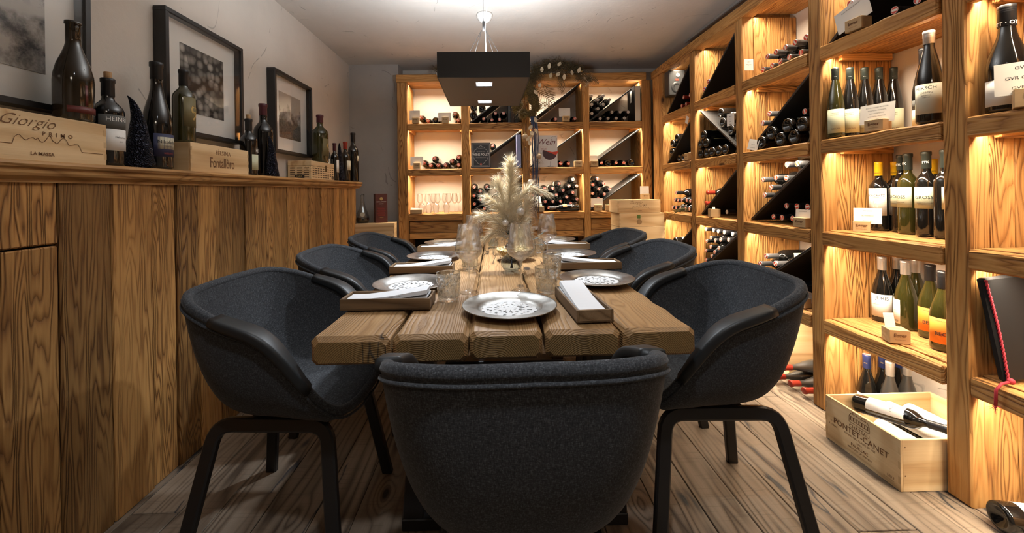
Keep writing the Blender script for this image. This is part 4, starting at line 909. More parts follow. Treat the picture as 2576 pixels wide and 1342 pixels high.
bottle('tall dark bottle with black and cream label behind the stag bottle', None, (1.845, 1.66, ZS[1] + .001), 'up', 'flute', .345, .038, G_DARK, C_BLACK, .80, True, None, [(.04, .24, 2.2, L_CREAM), (.25, .36, 2.2, L_GREY)], FACE, [('LOIMER', .010, 0, .32, M_WHITEINK), ('TODT', .012, 0, .28, M_WHITEINK)])
for nm, xx, yy in (('beside the side boards', 1.90, 1.922), ('in the corner behind', 1.982, 1.922), ('behind the square-labelled trio', 1.985, 1.755)):
    bottle('yellow-capped bottle with bird label ' + nm, 'yellow-capped bottles', (xx, yy, ZS[2] + .001), 'up', 'bord', .335, .037, G_DARK, C_YELLOW, .80, True, None, (.22, .62, 2.3, L_WHITE), FACE - .1, [('PONGRATZ', .013, 0, .51, M_PAPERTXT), ('STEIERMARK', .005, 0, .485, M_PAPERTXT), ('h', .05, 0, .38, M_GREY), ('SAUVIGNON BLANC', .004, 0, .255, M_PAPERTXT)], captext=('PONGRATZ', .005, .84, M_PAPERTXT))
for i, (xx, yy, f) in enumerate(((1.925, 1.838, -.5), (1.880, 1.765, -.75), (1.862, 1.672, 0), (1.850, 1.590, 1.1), (1.965, 1.672, 0), (1.955, 1.590, 0))):
    lab_ = ('grey-capped bottle with sage label behind the front pair', 'grey-capped bottle with sage label turned towards the yellow caps', 'grey-capped bottle with its wide sage label facing the aisle', 'grey-capped bottle with back label next to the post', 'grey-capped bottle standing against the wall behind the wide sage label', 'grey-capped bottle standing against the wall next to the post')[i]
    bottle(lab_, 'grey-capped standing bottles', (xx, yy, ZS[2] + .001), 'up', 'bord', .362, .0365, G_DARK if i != 1 else G_OLIVE, C_GREEN, .80, False, None, [(.33, .585, 2.5, L_SAGE), (.80, .80, .1, L_SAGE)][:1], FACE + f, [('GROSS', .020, -.1, .46, M_PAPERTXT), ('GELBER MUSKATELLER', .005, -.05, .395, M_PAPERTXT), ('SÜDSTEIERMARK DAC', .004, -.05, .375, M_PAPERTXT)], captext=('STK', .013, .875, M_WHITEINK))
for i, (xx, yy, f) in enumerate(((1.900, 1.912, .1), (1.900, 1.802, -.9), (1.986, 1.922, 0), (1.987, 1.836, 1.5))):
    bottle(('silver-capped bottle with broad white label by the knotty boards', 'silver-capped green bottle with back label behind the small block', 'silver-capped bottle hidden in the corner behind the white label', 'silver-capped green bottle standing against the cracked wall')[i], 'silver-capped bottles', (xx, yy, ZS[3] + .001), 'up', 'jug', .312, .0405, G_DARK if i in (0, 2) else G_OLIVE, C_SILVER, .80, True, None, (.08, .43, 2.3 if i == 0 else 1.3, L_WHITE), FACE + f, [('JURIS', .022, .1, .37, M_PAPERTXT), ('GOLS', .005, -.4, .29, M_PAPERTXT), ('CHARDONNAY', .005, -.4, .27, M_PAPERTXT)] if i != 1 else [('JURIS', .009, .1, .34, M_GREENINK), ('2020 QUALITÄTSWEIN', .004, .1, .30, M_PAPERTXT), ('ÖSTERREICH', .004, .1, .27, M_PAPERTXT), ('|||||', .012, .3, .12, M_PAPERTXT)])
for i, (xx, yy) in enumerate(((1.895, 1.692), (1.800, 1.560))):
    bottle(('black-capped olive bottle with orange label facing the aisle', 'olive bottle with orange label half behind the post')[i], 'orange-labelled bottles', (xx, yy, ZS[3] + .001), 'up', 'jug', .315, .042, G_OLIVE, C_BLACK, .78, True, None, (.10, .42, 2.2, L_ORANGE), FACE + .1, [('WEISSBURGUNDER', .006, .1, .385, M_BURN), ('BECK', .020, 0, .22, M_PAPERTXT), ('o', .02, 0, .225, M_REDINK)])
for i, (xx, yy, c) in enumerate(((1.83, 1.925, 'b'), (1.91, 1.925, 'b'), (1.99, 1.925, 'b'), (1.862, 1.842, 's'), (1.945, 1.842, 's'), (2.0, 1.775 + .03, 's'))):
    if i == 5: xx, yy = 1.993, 1.848 + .0; continue
    bottle('%s-capped bottle standing behind the open crate, %s' % (('royal blue' if c == 'b' else 'silver'), ('against the side boards', 'middle one of the blue', 'deepest of the blue', 'front one of the silver', 'second of the silver')[i]), 'bottles standing behind the open crate', (xx, yy, .001), 'up', 'burg', .30, .038, G_DARK if c == 'b' else G_DUST, C_BLUE if c == 'b' else C_SILVER, .78, True, DISC_RED if c == 'b' else None, (.10, .38, 2.2, L_WHITE), FACE, captext=('STK', .008, .87, M_GOLDINK) if c == 'b' else None)
bottle('large dark bottle with banded black cap behind the paper card', None, (1.72, 1.292, ZS[1] + .001), 'up', 'burg', .356, .050, G_DARK, C_BLACK, .80, True, None, (.06, .30, 2.3, L_WHITE), FACE, captext=('OTT · OTT', .017, .825, M_WHITEINK))
bottle('dusty magnum lying on the floor at the foot of the post with its base showing', None, (1.632, 1.268, .047), mw=Matrix.Rotation(math.radians(-14), 4, 'Z') @ ROT['+x'], kind='bord', h=.34, r=.045, glass=G_DARK, cap=C_RED, lab=(.15, .5, 2.6, L_WHITE), face=2.6)

# ================================================================== crates, cards, books
MCX = wood('crate', 'x', 5.0, .14, .15); MCD = wood('crate', 'y', 5.0, .14, .15)
def crate(label, loc, rz, size, group=None, lid=True, tilt=0, name='wine_crate'):
    """front looks along local -Y; origin at the base centre"""
    w, d, h = size; th = .009; t = thing(name, label, 'crate', loc, (0, 0, rz), group)
    ob('base', MB().bbox((0, 0, .005), (w - 2 * th, d - 2 * th, .009), .001).mesh('base', MCX), t)
    for s, nm in ((-1, 'front_panel'), (1, 'back_panel')): ob(nm, MB().bbox((0, s * (d / 2 - th / 2), h / 2), (w, th, h), .0012, ax=0).mesh(nm, MCX), t)
    for s in (-1, 1):
        e = ob('end_panel', MB().bbox((s * (w / 2 - th / 2), 0, h / 2), (th, d - 2 * th, h), .0012, ax=1).mesh('end_panel', MCD), t)
        mb = MB()
        for k in range(4): mb.lathe([(0, .0006), (.0018, .0006), (.0018, 0)], 8)
        for k in range(7):      # finger joints showing on the front corner
            z = h * (k + .5) / 7
            if k % 2: mb2 = MB().box((s * (w / 2 - .0046), -d / 2 - .0002, z), (.009, .0008, h / 7.2)); ob('joint', mb2.mesh('joint', wood('block', 'z', 6.0, .1, .1)), t)
    if lid: ob('lid', MB().bbox((0, 0, h - .004), (w - 2 * th - .001, d - 2 * th - .001, .007), .001, ax=0).mesh('lid', MCX), t)
    return t, -d / 2 - .0011
def skyline(t, y, x0, x1, z, s):
    r = random.Random(4); pts = []; n = 60
    for i in range(n + 1):
        u = i / n; hgt = 0
        if .25 < u < .8: hgt = s * (.12 + .10 * math.sin(u * 37) * math.sin(u * 17) + .05 * (r.random() - .5) + (.08 if .42 < u < .55 else 0))
        pts.append((x0 + (x1 - x0) * u, z + hgt - (.06 * s if u >= .8 else 0)))
    ob('print', ribbon(pts, s * .012, y).mesh('print', M_BURN), t)
def primo(t, y, k=1.0, cx=0):
    letter(t, 'Giorgio', .046 * k, cx - .030 * k, y, .113 * k, M_BURN, shear=.6, bold=-.012); letter(t, 'P  R  I  M  O', .0165 * k, cx + .052 * k, y, .083 * k, M_BURN, bold=.02)
    skyline(t, y, cx - .15 * k, cx + .19 * k, .046 * k, .13 * k); letter(t, 'LA MASSA', .014 * k, cx + .01 * k, y, .022 * k, M_BURN, bold=.02)
t, y = crate('long pale pine crate with script lettering on the ledge', (-1.415, 1.146, 1.2405), PI / 2, (.50, .17, .140)); primo(t, y, 1.0, .045)
t, y = crate('pale pine crate with tall condensed lettering on the ledge', (-1.415, 1.985, 1.2405), PI / 2, (.415, .17, .130))
letter(t, 'FÈLSINA', .030, .005, y, .096, M_BURN); letter(t, 'Fontallòro', .068, .0, y, .046, M_BURN, bold=.012, sx=.62)
# latticed gift box
gx = thing('gift_box', 'small latticed wooden gift box with metal clasp on the ledge', 'box', (-1.405, 3.13, 1.2405), (0, 0, PI / 2))
w, d, h = .42, .17, .135
ob('body', MB().bbox((0, 0, .048), (w, d, .096), .002, ax=0).mesh('body', MCX), gx); ob('lid', MB().bbox((0, 0, .1165), (w, d, .037), .002, ax=0).mesh('lid', MCX), gx)
MD = plain('slot_dark', (.10, .055, .025), .8)
for r in range(5):
    for c in range(9):
        if r == 4 and c > 6: continue
        ob('slot', MB().box((-.175 + c * .0435, -d / 2 - .0002, .015 + (4 - r) * .0165), (.030, .001, .007)).mesh('slot', MD), gx)
    for c in range(3): ob('slot', MB().box((-w / 2 - .0002, -.05 + c * .05, .015 + (4 - r) * .0165), (.001, .036, .007)).mesh('slot', MD), gx)
ob('clasp', MB().bbox((.04, -d / 2 - .003, .088), (.022, .005, .05), .002).mesh('clasp', plain('brass_dark', (.18, .12, .05), .35, .9)), gx)
for xx, yy, rz in ((.175, -d / 2 - .001, 0), ):
    ob('badge', MB().box((xx, yy, .018), (.045, .0015, .024)).mesh('badge', M_PAPERTXT), gx); letter(gx, 'GAJA', .014, xx, yy - .001, .018, M_GOLDINK)
ob('badge', MB().box((-w / 2 - .001, .0, .020), (.0015, .07, .026)).mesh('badge', M_PAPERTXT), gx); letter(gx, 'GAJA', .018, 0, -.0012, 0, M_GOLDINK, mw=Matrix.Translation((-w / 2 - .001, 0, .02)) @ Matrix.Rotation(-PI / 2, 4, 'Z'))
LZ = 1.241; CZ1, CZ2, CZ3 = 1.3815, 1.3715, 1.3765
bottle('huge dark bottle with red lettering standing on the script crate', None, (-1.392, 1.352, CZ1), 'up', 'jug', .338, .050, G_BROWN, None, lab=[(.085, .15, 1.9, plain('label_wine_red', (.11, .014, .010), .5)), (.16, .36, .16, plain('label_wine_red', (.11, .014, .010), .5))], face=-.15)
bottle('corked dark bottle with torn grey and white label on the ledge', None, (-1.385, 1.462, LZ), 'up', 'bord', .318, .045, G_DARK, C_BLACK, .80, False, None, [(.18, .42, 2.1, L_WHITE), (.42, .58, 2.1, L_GREY)], -.35, [('HEINRICH', .022, .45, .53, M_WHITEINK), ('Gabarinza', .010, .35, .33, M_PAPERTXT), ('2012', .006, .35, .28, M_PAPERTXT)], cork=True)
bottle('tall slope-shouldered dark bottle with ornate framed label on the ledge', None, (-1.388, 1.675, LZ), 'up', 'burg', .445, .052, G_DARK, C_BLACK, .84, False, None, [(.12, .33, 2.0, L_NAVY), (.19, .30, 1.5, plain('label_ivory', (.50, .46, .33), .6))], -.1, [('Nikolaihof', .020, 0, .255, M_PAPERTXT), ('WACHAU', .007, 0, .215, M_PAPERTXT), ('RIESLING', .010, 0, .15, M_REDINK)])
bottle('dark bottle with big figure on olive label standing on the lettered crate', None, (-1.400, 1.835, CZ2), 'up', 'bord', .332, .043, G_OLIVE, C_BLACK, .78, False, None, (.22, .62, 1.7, L_OLIVE), -.1, [('9', .10, .25, .40, M_GOLDINK)])
bottle('corked dark bottle with pale lower label beside the lettered crate', None, (-1.395, 2.305, LZ), 'up', 'bord', .325, .045, G_DARK, C_BLACK, .80, False, None, (.10, .37, 1.5, L_SAGE), .05, [('HE', .03, .1, .44, M_WHITEINK)], cork=True)
bottle('tall dark bottle with wine-red capsule behind the glitter hat', None, (-1.425, 2.505, LZ), 'up', 'bord', .455, .055, G_DARK, C_PLUM, .84, False, None, (.16, .44, 1.4, L_WHITE), .45, [('-----', .013, .4, .36, M_PAPERTXT), ('--- --', .013, .4, .30, M_PAPERTXT)])
bottle('big-shouldered bottle with gold-olive label on the latticed box', None, (-1.380, 3.215, CZ3), 'up', 'bord', .385, .063, G_OLIVE, C_PLUM, .84, False, None, (.14, .50, 1.5, L_OLIVE), -.1, [('9', .12, .25, .30, M_GOLDINK)])
bottle('dark bottle with slanted cream label behind the latticed box', None, (-1.428, 3.40, LZ), 'up', 'bord', .375, .045, G_DARK, C_BLACK, .8, False, None, (.22, .50, 1.6, L_CREAM), .2)
bottle('slim bottle with plum capsule and white label beside the glitter cone', None, (-1.366, 3.468, LZ), 'up', 'bord', .325, .034, G_DARK, C_PLUM, .8, False, None, (.22, .55, 1.5, L_WHITE), .0)
bottle('bottle with rust-red capsule and cream label near the ledge end', None, (-1.375, 3.745, LZ), 'up', 'bord', .37, .045, G_BROWN, C_RED, .82, False, None, (.28, .52, 1.7, L_CREAM), -.1, [('--- ---', .012, 0, .40, M_PAPERTXT)])
bottle('tall black bottle with small pale label at the very end of the ledge', None, (-1.352, 3.888, LZ), 'up', 'bord', .475, .050, G_DARK, C_BLACK, .82, False, None, (.42, .53, 1.0, L_CREAM), .05)
M_SEQ = sequin()
def hat(label, loc, h, r, bend):
    prof = []; mb = MB(); seg = 24; V = []; F = []; n = 14
    for j in range(n + 1):
        u = j / n; rr = r * (1 - u) ** .85 * (1 + .03 * math.sin(u * 25)) + .002; cx = bend[0] * max(0, u - .55) ** 2 * 4; cy = bend[1] * max(0, u - .55) ** 2 * 4; z = h * (u - max(0, u - .85) ** 2 * 2.2)
        for i in range(seg): a = 2 * PI * i / seg; V.append((cx + rr * math.cos(a), cy + rr * math.sin(a) * .9, z))
    for j in range(n):
        for i in range(seg): F.append((j * seg + i, j * seg + (i + 1) % seg, (j + 1) * seg + (i + 1) % seg, (j + 1) * seg + i))
    F += [tuple(reversed(range(seg))), tuple(n * seg + i for i in range(seg))]
    mb.add(V, F, 0, True); tag(ob('glitter_hat', mb.mesh('glitter_hat', M_SEQ), None, loc), label, 'hat', 'glitter hats on the ledge')
hat('pointed navy glitter hat with drooping tip between the corked and framed-label bottles', (-1.365, 1.562, LZ), .285, .052, (0.0, -.055))
hat('pointed navy glitter hat leaning on the wine-red capsule bottle', (-1.345, 2.448, LZ), .26, .040, (-.02, .0))
hat('pointed navy glitter hat between the end bottles of the ledge', (-1.372, 3.60, LZ), .36, .045, (0, -.01))

# framed photographs on the left wall
def picture(label, y0, y1, z0, z1, kind, py0, py1, pz0, pz1):
    yc, zc = (y0 + y1) / 2, (z0 + z1) / 2; t = thing('framed_photograph', label, 'picture', (XL + .002, yc, zc), group='framed photographs on the plaster wall')
    w, h, dp, fr = y1 - y0, z1 - z0, .055, .020; MFm = plain('frame_black', (.014, .013, .013), .4)
    for s in (-1, 1):
        ob('frame_rail', MB().bbox((dp / 2, 0, s * (h / 2 - fr / 2)), (dp, w, fr), .001, ax=1).mesh('frame_rail', MFm), t)
        ob('frame_rail', MB().bbox((dp / 2, s * (w / 2 - fr / 2), 0), (dp, fr, h - 2 * fr), .001, ax=2).mesh('frame_rail', MFm), t)
    ob('mat_board', MB().box((.012, 0, 0), (.004, w - 2 * fr, h - 2 * fr)).mesh('mat_board', plain('mat_white', (.70, .68, .64), .8)), t)
    ob('photo_print', MB().box((0, 0, 0), (.002, py1 - py0, pz1 - pz0)).mesh('photo_print', print_mat(kind)), t, (.0152, (py0 + py1) / 2 - yc, (pz0 + pz1) / 2 - zc))
    ob('pane', MB().box((.048, 0, 0), (.002, w - 2 * fr, h - 2 * fr)).mesh('pane', M_PANE), t)
picture('framed black-and-white photo of round berries', 1.80, 2.352, 1.425, 1.985, 'berries', 1.93, 2.235, 1.545, 1.87)
picture('framed black-and-white photo of a mountain', 2.69, 3.24, 1.42, 1.985, 'mountain', 2.81, 3.12, 1.535, 1.86)
picture('framed black-and-white photo of a tree-lined landscape', .92, 1.47, 1.42, 1.985, 'trees', 1.035, 1.355, 1.545, 1.87)

# crates below the grey pier, decanter and carton on them
t, y = crate('upper pale crate of the pair by the grey pier', (-1.165, 3.955, .661), .10, (.385, .21, .175), 'crates by the grey pier'); letter(t, '▦', .05, .02, y, .05, M_BURN)
t, y = crate('lower pale crate of the pair by the grey pier', (-1.165, 3.955, .482), .06, (.39, .22, .178), 'crates by the grey pier')
t, y = crate('large plain crate carrying the pair by the grey pier', (-1.165, 3.955, .0015), .03, (.385, .225, .48))
dc = thing('decanter', 'faceted crystal port decanter with dark wine left in the bottom', 'decanter', (-1.288, 3.945, .837))
ob('glass', MB().lathe([(0, 0), (.050, 0), (.060, .010), (.066, .035), (.062, .065), (.048, .105), (.030, .150), (.020, .19), (.016, .24), (.020, .27), (.021, .285), (.017, .285), (.013, .24), (.017, .19), (.027, .15), (.045, .105), (.059, .065), (.062, .036), (.056, .012), (0, .008)], 32, fn=lambda a, z: .0012 * math.sin(a * 14 + z * 90)).mesh('glass', M_CRYSTAL), dc)
ob('wine', MB().lathe([(0, .009), (.055, .013), (.061, .036), (.060, .050), (0, .050)], 28).mesh('wine', plain('port_dark', (.012, .006, .006), .15)), dc)
ob('paper_label', MB().lathe([(.0, 0), (.022, 0)], 20).mesh('paper_label', plain('label_parchment', (.45, .40, .30), .7)), dc, (.02, -.062, .085), (PI / 2 - .25, 0, .3))
ct = thing('carton', 'dark red gift carton with gold crest beside the decanter', 'box', (-1.120, 3.975, .837), (0, 0, math.radians(26)))
M_CART = plain('carton_red', (.10, .022, .014), .5); w, d, h = .115, .10, .285
ob('body', MB().bbox((0, 0, h / 2), (w, d, h), .0015).mesh('body', M_CART), ct)
ob('print', MB().lathe([(0, 0), (.016, 0)], 16).mesh('print', M_GOLDINK), ct, (0, -d / 2 - .001, .235), (PI / 2, 0, 0))
for s, sz, z, m in (('ROYAL OPORTO', .012, .205, M_WHITEINK), ('COLHEITA', .009, .185, M_WHITEINK), ('1974', .008, .165, M_GOLDINK), ('PORTO', .010, .050, M_GOLDINK)): letter(ct, s, sz, 0, -d / 2 - .001, z, m, bold=.02)
for k in range(9): ob('print', MB().box((0, -d / 2 - .0006, .150 - k * .010), (.08 - (k % 3) * .008, .0006, .003)).mesh('print', M_REDINK), ct)
letter(ct, '▲', .06, 0, 0, 0, plain('ink_rust', (.25, .09, .05), .6), mw=Matrix.Translation((-w / 2 - .001, 0, .12)) @ Matrix.Rotation(-PI / 2, 4, 'Z'), sx=.6)

# crate tower in front of the end shelf
sb = ob('low_cabinet', MB().bbox((0, 0, .32), (.47, .33, .64), .004).mesh('low_cabinet', M_STEEL), None, (1.403, 3.87, .001)); tag(sb, 'black cabinet under the tower of pale crates', 'cabinet')
t, y = crate('plain bottom crate of the three-crate tower', (1.403, 3.86, .642), 0, (.425, .28, .133), 'crate tower')
t, y = crate('middle crate of the three-crate tower with green mark and oval seal', (1.400, 3.86, .7765), 0, (.425, .28, .128), 'crate tower'); ob('print', MB().box((-.03, y, .095), (.032, .0008, .03)).mesh('print', M_GREENINK), t); ob('print', MB().lathe([(0, 0), (.025, 0)], 20).mesh('print', plain('seal_brown', (.30, .19, .09), .7)), t, (-.025, y, .045), (PI / 2, 0, 0))
t, y = crate('top crate of the three-crate tower with script lettering', (1.375, 3.86, .906), 0, (.405, .28, .123), 'crate tower'); primo(t, y, .88, -.01)

MBK = wood('block', 'x', 3.0, .12, .1)
def card(label, loc, rz, lines=(), cw=.085, ch=.06, lift=.035, tilt=.12, txt=.0062, blk=(.066, .045, .046), shift=0.0, turn=0.0, egger=True):
    t = thing('card_holder', label, 'card holder', loc, (0, 0, rz), 'wooden card holders on the shelves'); w, d, h = blk
    ob('block', MB().bbox((0, 0, h / 2), (w, d, h), .0015, ax=0).mesh('block', MBK), t)
    if egger: letter(t, 'Egger', .019, 0, -d / 2 - .0012, h * .60, M_BURN, bold=.03); letter(t, 'PRIVATBRAUEREI', .0048, 0, -d / 2 - .0012, h * .28, M_BURN)
    m = Matrix.Translation((shift, .008, lift)) @ Matrix.Rotation(turn, 4, 'Y') @ Matrix.Rotation(-tilt, 4, 'X')
    c = ob('paper_card', MB().box((0, 0, ch / 2), (cw, .0008, ch)).mesh('paper_card', M_PAPER), t, mw=m)
    for k, s in enumerate(lines): letter(c, s, txt, 0, -.001, ch * .82 - k * ch * .62 / max(1, len(lines) - 1 if len(lines) > 1 else 1), M_PAPERTXT)
    return t
RZr = -PI / 2 + .0
card('wood block with a long white card beside the row of five green-capped bottles', (1.685, 1.705, ZS[1] + .001), -PI / 2 + .25, ('RSG D.WACHAU FEDERSPIEL', 'RSG KNOLL FEDERSPIEL', 'RSG WÖSENDORF', 'RSG KNOLL SMARAGD', 'RSG HIRSCH'), .13, .085, .038, .1, .0066, (.07, .055, .05), -.01)
card('wood block with a slanting white card in the top bay', (1.670, 1.775, ZS[0] + .001), -PI / 2 + .12, ('RSG D.WACHAU SMARAGD', 'RSG JURTSCHITSCH'), .16, .11, .040, .1, .0072, (.075, .055, .055), -.02, -.30)
card('wood block with three-line white card beside the yellow caps', (1.765, 1.872, ZS[2] + .001), -PI / 2 + .75, ('MUS GROSS', 'SBL PONGRATZ', 'MUS KOLLER'), .10, .075, .038, .05, .006, (.062, .05, .052), .02)
card('dark wood block with a folded receipt on the near low board', (1.70, 1.655, ZS[3] + .001), -.35, ('·  ·  -', '· -  ·'), .036, .085, .03, .12, .006, (.07, .06, .056), -.01, -.08)
card('wood block with a card listing two wines next to the big banded-cap bottle', (1.678, 1.200, ZS[1] + .001), -PI / 2 + .72, ('GVR Jamek', 'GVR Ott am Berg', 'GVR Smaragd'), .15, .105, .045, .1, .0145, (.078, .06, .058), -.0)
card('wood block with white card in the dark under the slanted plate', (1.682, 2.125, ZS[2] + .001), -PI / 2 + .2, ('ZWG AUSSTICH', 'MRL ST.BERG'), .085, .06, .035, .05, .006, (.07, .06, .052), -.01)
card('small wood block with two tilted cards on the low board behind the near chair', (1.70, 2.15, ZS[3] + .001), .2, ('---- --',), .075, .06, .02, .3, .006, (.045, .045, .05), .045, .5, egger=False)
card('wood block with clipped tag on the board with red-capsuled bottles', (1.676, 2.985, ZS[2] + .001), -.2, (), .02, .04, .035, .1, .006, (.07, .06, .06), 0, 0, False)
card('white card on a wood block on top of the crate tower', (1.50, 3.90, 1.030), 0, ('--- ------- ----', '---- ----- ---', '------ ----'), .088, .078, .050, .03, .006, (.075, .05, .055))
card('wood block with white card on the top board beside the left end post', (-.782, 4.100, ZS[0] + .001), 0, ('--- ------- ----', '---- ----- ---'), .105, .10, .036, .05, .006, (.068, .045, .058), -.012)
card('wood block with white card among the bottles of the top left board', (-.478, 4.075 + .045, ZS[0] + .001 + 0), 0, ('--- ------- ----', '---- ----- ---'), .13, .09, .02, .05, .006, (.066, .04, .06), -.01).location.y = 4.096
card('wood block with printed white card on the middle board beside the left end post', (-.775, 4.098, ZS[1] + .001), 0, ('--- ------- ----', '---- ----- ---', '------ ----'), .13, .09, .036, .05, .007, (.066, .045, .060), -.005)
card('wood block with cream card under the garland', (.765, 4.098, ZS[0] + .001), .05, ('--- ------- ----', '---- ----- ---', '------ ----'), .118, .09, .055, .05, .006, (.07, .045, .058), -.01)
card('wood block topped by a flat card beside the post right of the white book', (.885, 4.098, ZS[1] + .001), 0, (), .085, .012, .05, .05, .006, (.082, .045, .058))
card('wood block with white card left of the bottle bases', (1.052, 4.098, ZS[1] + .001), 0, ('--- ------- ----', '---- ----- ---'), .082, .085, .03, .05, .006, (.075, .045, .058))
card('wood block with two-line white card beside the crate tower', (1.085, 4.098, ZS[2] + .001), 0, ('--- ------- ----', '---- ----- ---'), .125, .09, .038, .05, .007, (.078, .045, .062), -.008)
card('pale wood block wrapped by a small card right of the two-line card', (1.215, 4.098, ZS[2] + .001), 0, ('--- ------- ----',), .085, .052, .008, -.02, .007, (.10, .05, .06), .01, 0, False).children
card('pale wood block with long slanting card before the red-sealed pile', (.475, 4.092, ZS[2] + .001), 0, ('--- ------- ----',), .085, .11, .05, .25, .006, (.095, .06, .055), -.01, -.15, False)
card('pale wedge block with folded card in front of the upturned glasses', (-.79, 4.098, ZS[2] + .001), .1, (), .12, .035, .02, .2, .006, (.12, .05, .04), 0, .1, False)
card('white card behind the pampas on the middle board', (.16, 4.098, ZS[1] + .001), 0, ('--- ------- ----',), .095, .045, .01, .05, .007, (.06, .04, .03), 0, 0, False)
card('white card among bottles under the loudspeaker bay', (1.675, 3.36, ZS[1] + .001), -PI / 2, (), .05, .05, .02, .05, .006, (.06, .05, .06), 0, 0, True)
def loose_card(label, mw, w, h, lines, size):
    o = ob('paper_card', MB().box((0, 0, h / 2), (w, .0008, h)).mesh('paper_card', M_PAPER), None, mw=mw); tag(o, label, 'card', 'loose paper cards')
    for k, s in enumerate(lines): letter(o, s, size, 0, -.001, h * .75 - k * .018, M_PAPERTXT)
loose_card('white card pinned to the side boards of the top bay', Matrix.Translation((1.70, RN[3] - .002, 1.905)), .06, .075, ('2018', 'Magnum'), .010)
loose_card('white card tilted on the board before the bottle bases', Matrix.Translation((1.662, 2.515, ZS[1] + .002)) @ Matrix.Rotation(-PI / 2, 4, 'Z') @ Matrix.Rotation(.2, 4, 'Y') @ Matrix.Rotation(-.15, 4, 'X'), .10, .068, ('1 L', 'MAGNUM', 'Große Flaschen'), .0075)
loose_card('white list card stuck on the large bottle bases', Matrix.Translation((1.66, 2.735, 1.565)) @ Matrix.Rotation(-PI / 2, 4, 'Z'), .085, .085, ('Merlot', 'Sori', '2016', 'Langhe'), .010)
loose_card('white card at the top of the slanted plate below the loudspeaker', Matrix.Translation((1.652, 3.350, 1.685)) @ Matrix.Rotation(-PI / 2, 4, 'Z') @ Matrix.Rotation(.5, 4, 'Y'), .05, .06, (), .01)

def book(label, x, y, z, w, h, d, cover, spine_pages='x', rz=0):
    t = thing('book', label, 'book', (x, y, z), (0, 0, rz)); c = .003
    ob('pages', MB().box((.002, 0, h / 2), (w - .006, d - 2 * c, h - .006)).mesh('pages', plain('page_cream', (.62, .58, .50), .9)), t)
    for s in (-1, 1): ob('cover', MB().box((0, s * (d / 2 - c / 2), h / 2), (w, c, h)).mesh('cover', cover), t)
    ob('spine', MB().box((-w / 2 + c / 2, 0, h / 2), (c, d - 2 * c, h)).mesh('spine', cover), t)
    return t, -d / 2 - .001
t, y = book('dark grey ornamental book with silver frame on its cover', -.118, 4.086, ZS[1] + .001, .196, .258, .030, plain('book_slate', (.035, .038, .045), .5)); MS = plain('foil_silver', (.42, .42, .40), .4, .3)
letter(t, 'WINE FOLLY', .033, 0, y - .001, .135, M_WHITEINK, bold=.03, sx=.9); letter(t, 'MAGNUM EDITION', .012, 0, y, .105, MS); letter(t, 'THE MASTER GUIDE', .010, 0, y, .165, MS); letter(t, 'THE ESSENTIAL', .009, 0, y, .20, MS); letter(t, '♦', .03, 0, y, .035, DISC_RED)
for a, b, lw in ((.088, .118, .004), (.076, .106, .0022)):
    pts = [(-a, .129 - b), (a, .129 - b), (a, .129 + b), (-a, .129 + b), (-a, .129 - b)]; ob('print', ribbon(pts, lw, y).mesh('print', MS), t)
ob('print', ribbon([(-.07, .16), (-.06, .185), (-.045, .19), (-.035, .21), (-.015, .215), (0, .232), (.015, .215), (.035, .21), (.045, .19), (.06, .185), (.07, .16)], .004, y).mesh('print', MS), t)
ob('print', ribbon([(-.07, .105), (-.06, .075), (-.045, .07), (-.035, .05), (-.015, .04), (0, .022), (.015, .04), (.035, .05), (.045, .07), (.06, .075), (.07, .105)], .004, y).mesh('print', MS), t)
t, y = book('large white wine book with a red glass on its cover', .548, 4.086, ZS[1] + .001, .24, .325, .026, plain('book_white', (.72, .71, .70), .45))
letter(t, 'Wein', .085, .0, y, .255, plain('ink_wine', (.14, .02, .03), .5), shear=.35); letter(t, 'DIE WELT ALLER', .011, -.02, y, .205, M_REDINK); letter(t, 'REBEN UND', .011, -.02, y, .19, M_REDINK); letter(t, 'REGIONEN', .011, -.02, y, .175, M_REDINK)
mb = MB(); n = 20; ga = math.radians(-22)
def gpt(u, v): return (u * math.cos(ga) - v * math.sin(ga) + .03, y, u * math.sin(ga) + v * math.cos(ga) + .12)
pts = [(-.072, .03)] + [(-.075 * math.cos(PI * k / 16), .03 - .075 * math.sin(PI * k / 16)) for k in range(1, 16)] + [(.072, .03)]
mb.add([gpt(u, v + .02 * 0) for u, v in pts], [tuple(range(len(pts)))]); ob('print', mb.mesh('print', plain('print_wine', (.07, .035, .04), .5)), t)
mb = MB(); mb.add([gpt(-.072, .03), gpt(.072, .03), gpt(.078, .075), gpt(.02, .045)], [(0, 1, 2, 3)]); ob('print', mb.mesh('print', DISC_RED), t)
ob('print', ribbon([(.047, .055), (.047, .012), (.02, .006), (.075, .006)], .006, y).mesh('print', plain('print_grey', (.35, .34, .34), .5)), t)
ob('print', ribbon([(.085 + .03 * math.cos(k * PI / 10), .285 + .03 * math.sin(k * PI / 10)) for k in range(21)], .0018, y - .0006).mesh('print', M_PAPERTXT), t)
t, y = book('slim blue and white book standing edge out beside the post', .270, 4.16, ZS[1] + .001, .20, .335, .045, plain('book_blue', (.28, .32, .55), .5), rz=PI / 2)
t, y = book('thick black book with bowed pages beside the end post', 1.512, 4.20, ZS[0] + .001, .22, .365, .062, plain('book_black', (.012, .012, .014), .4), rz=math.radians(-90))
ob('print', MB().box((.0, -.0316, .27), (.045, .0012, .12)).mesh('print', M_WHITEINK), t)
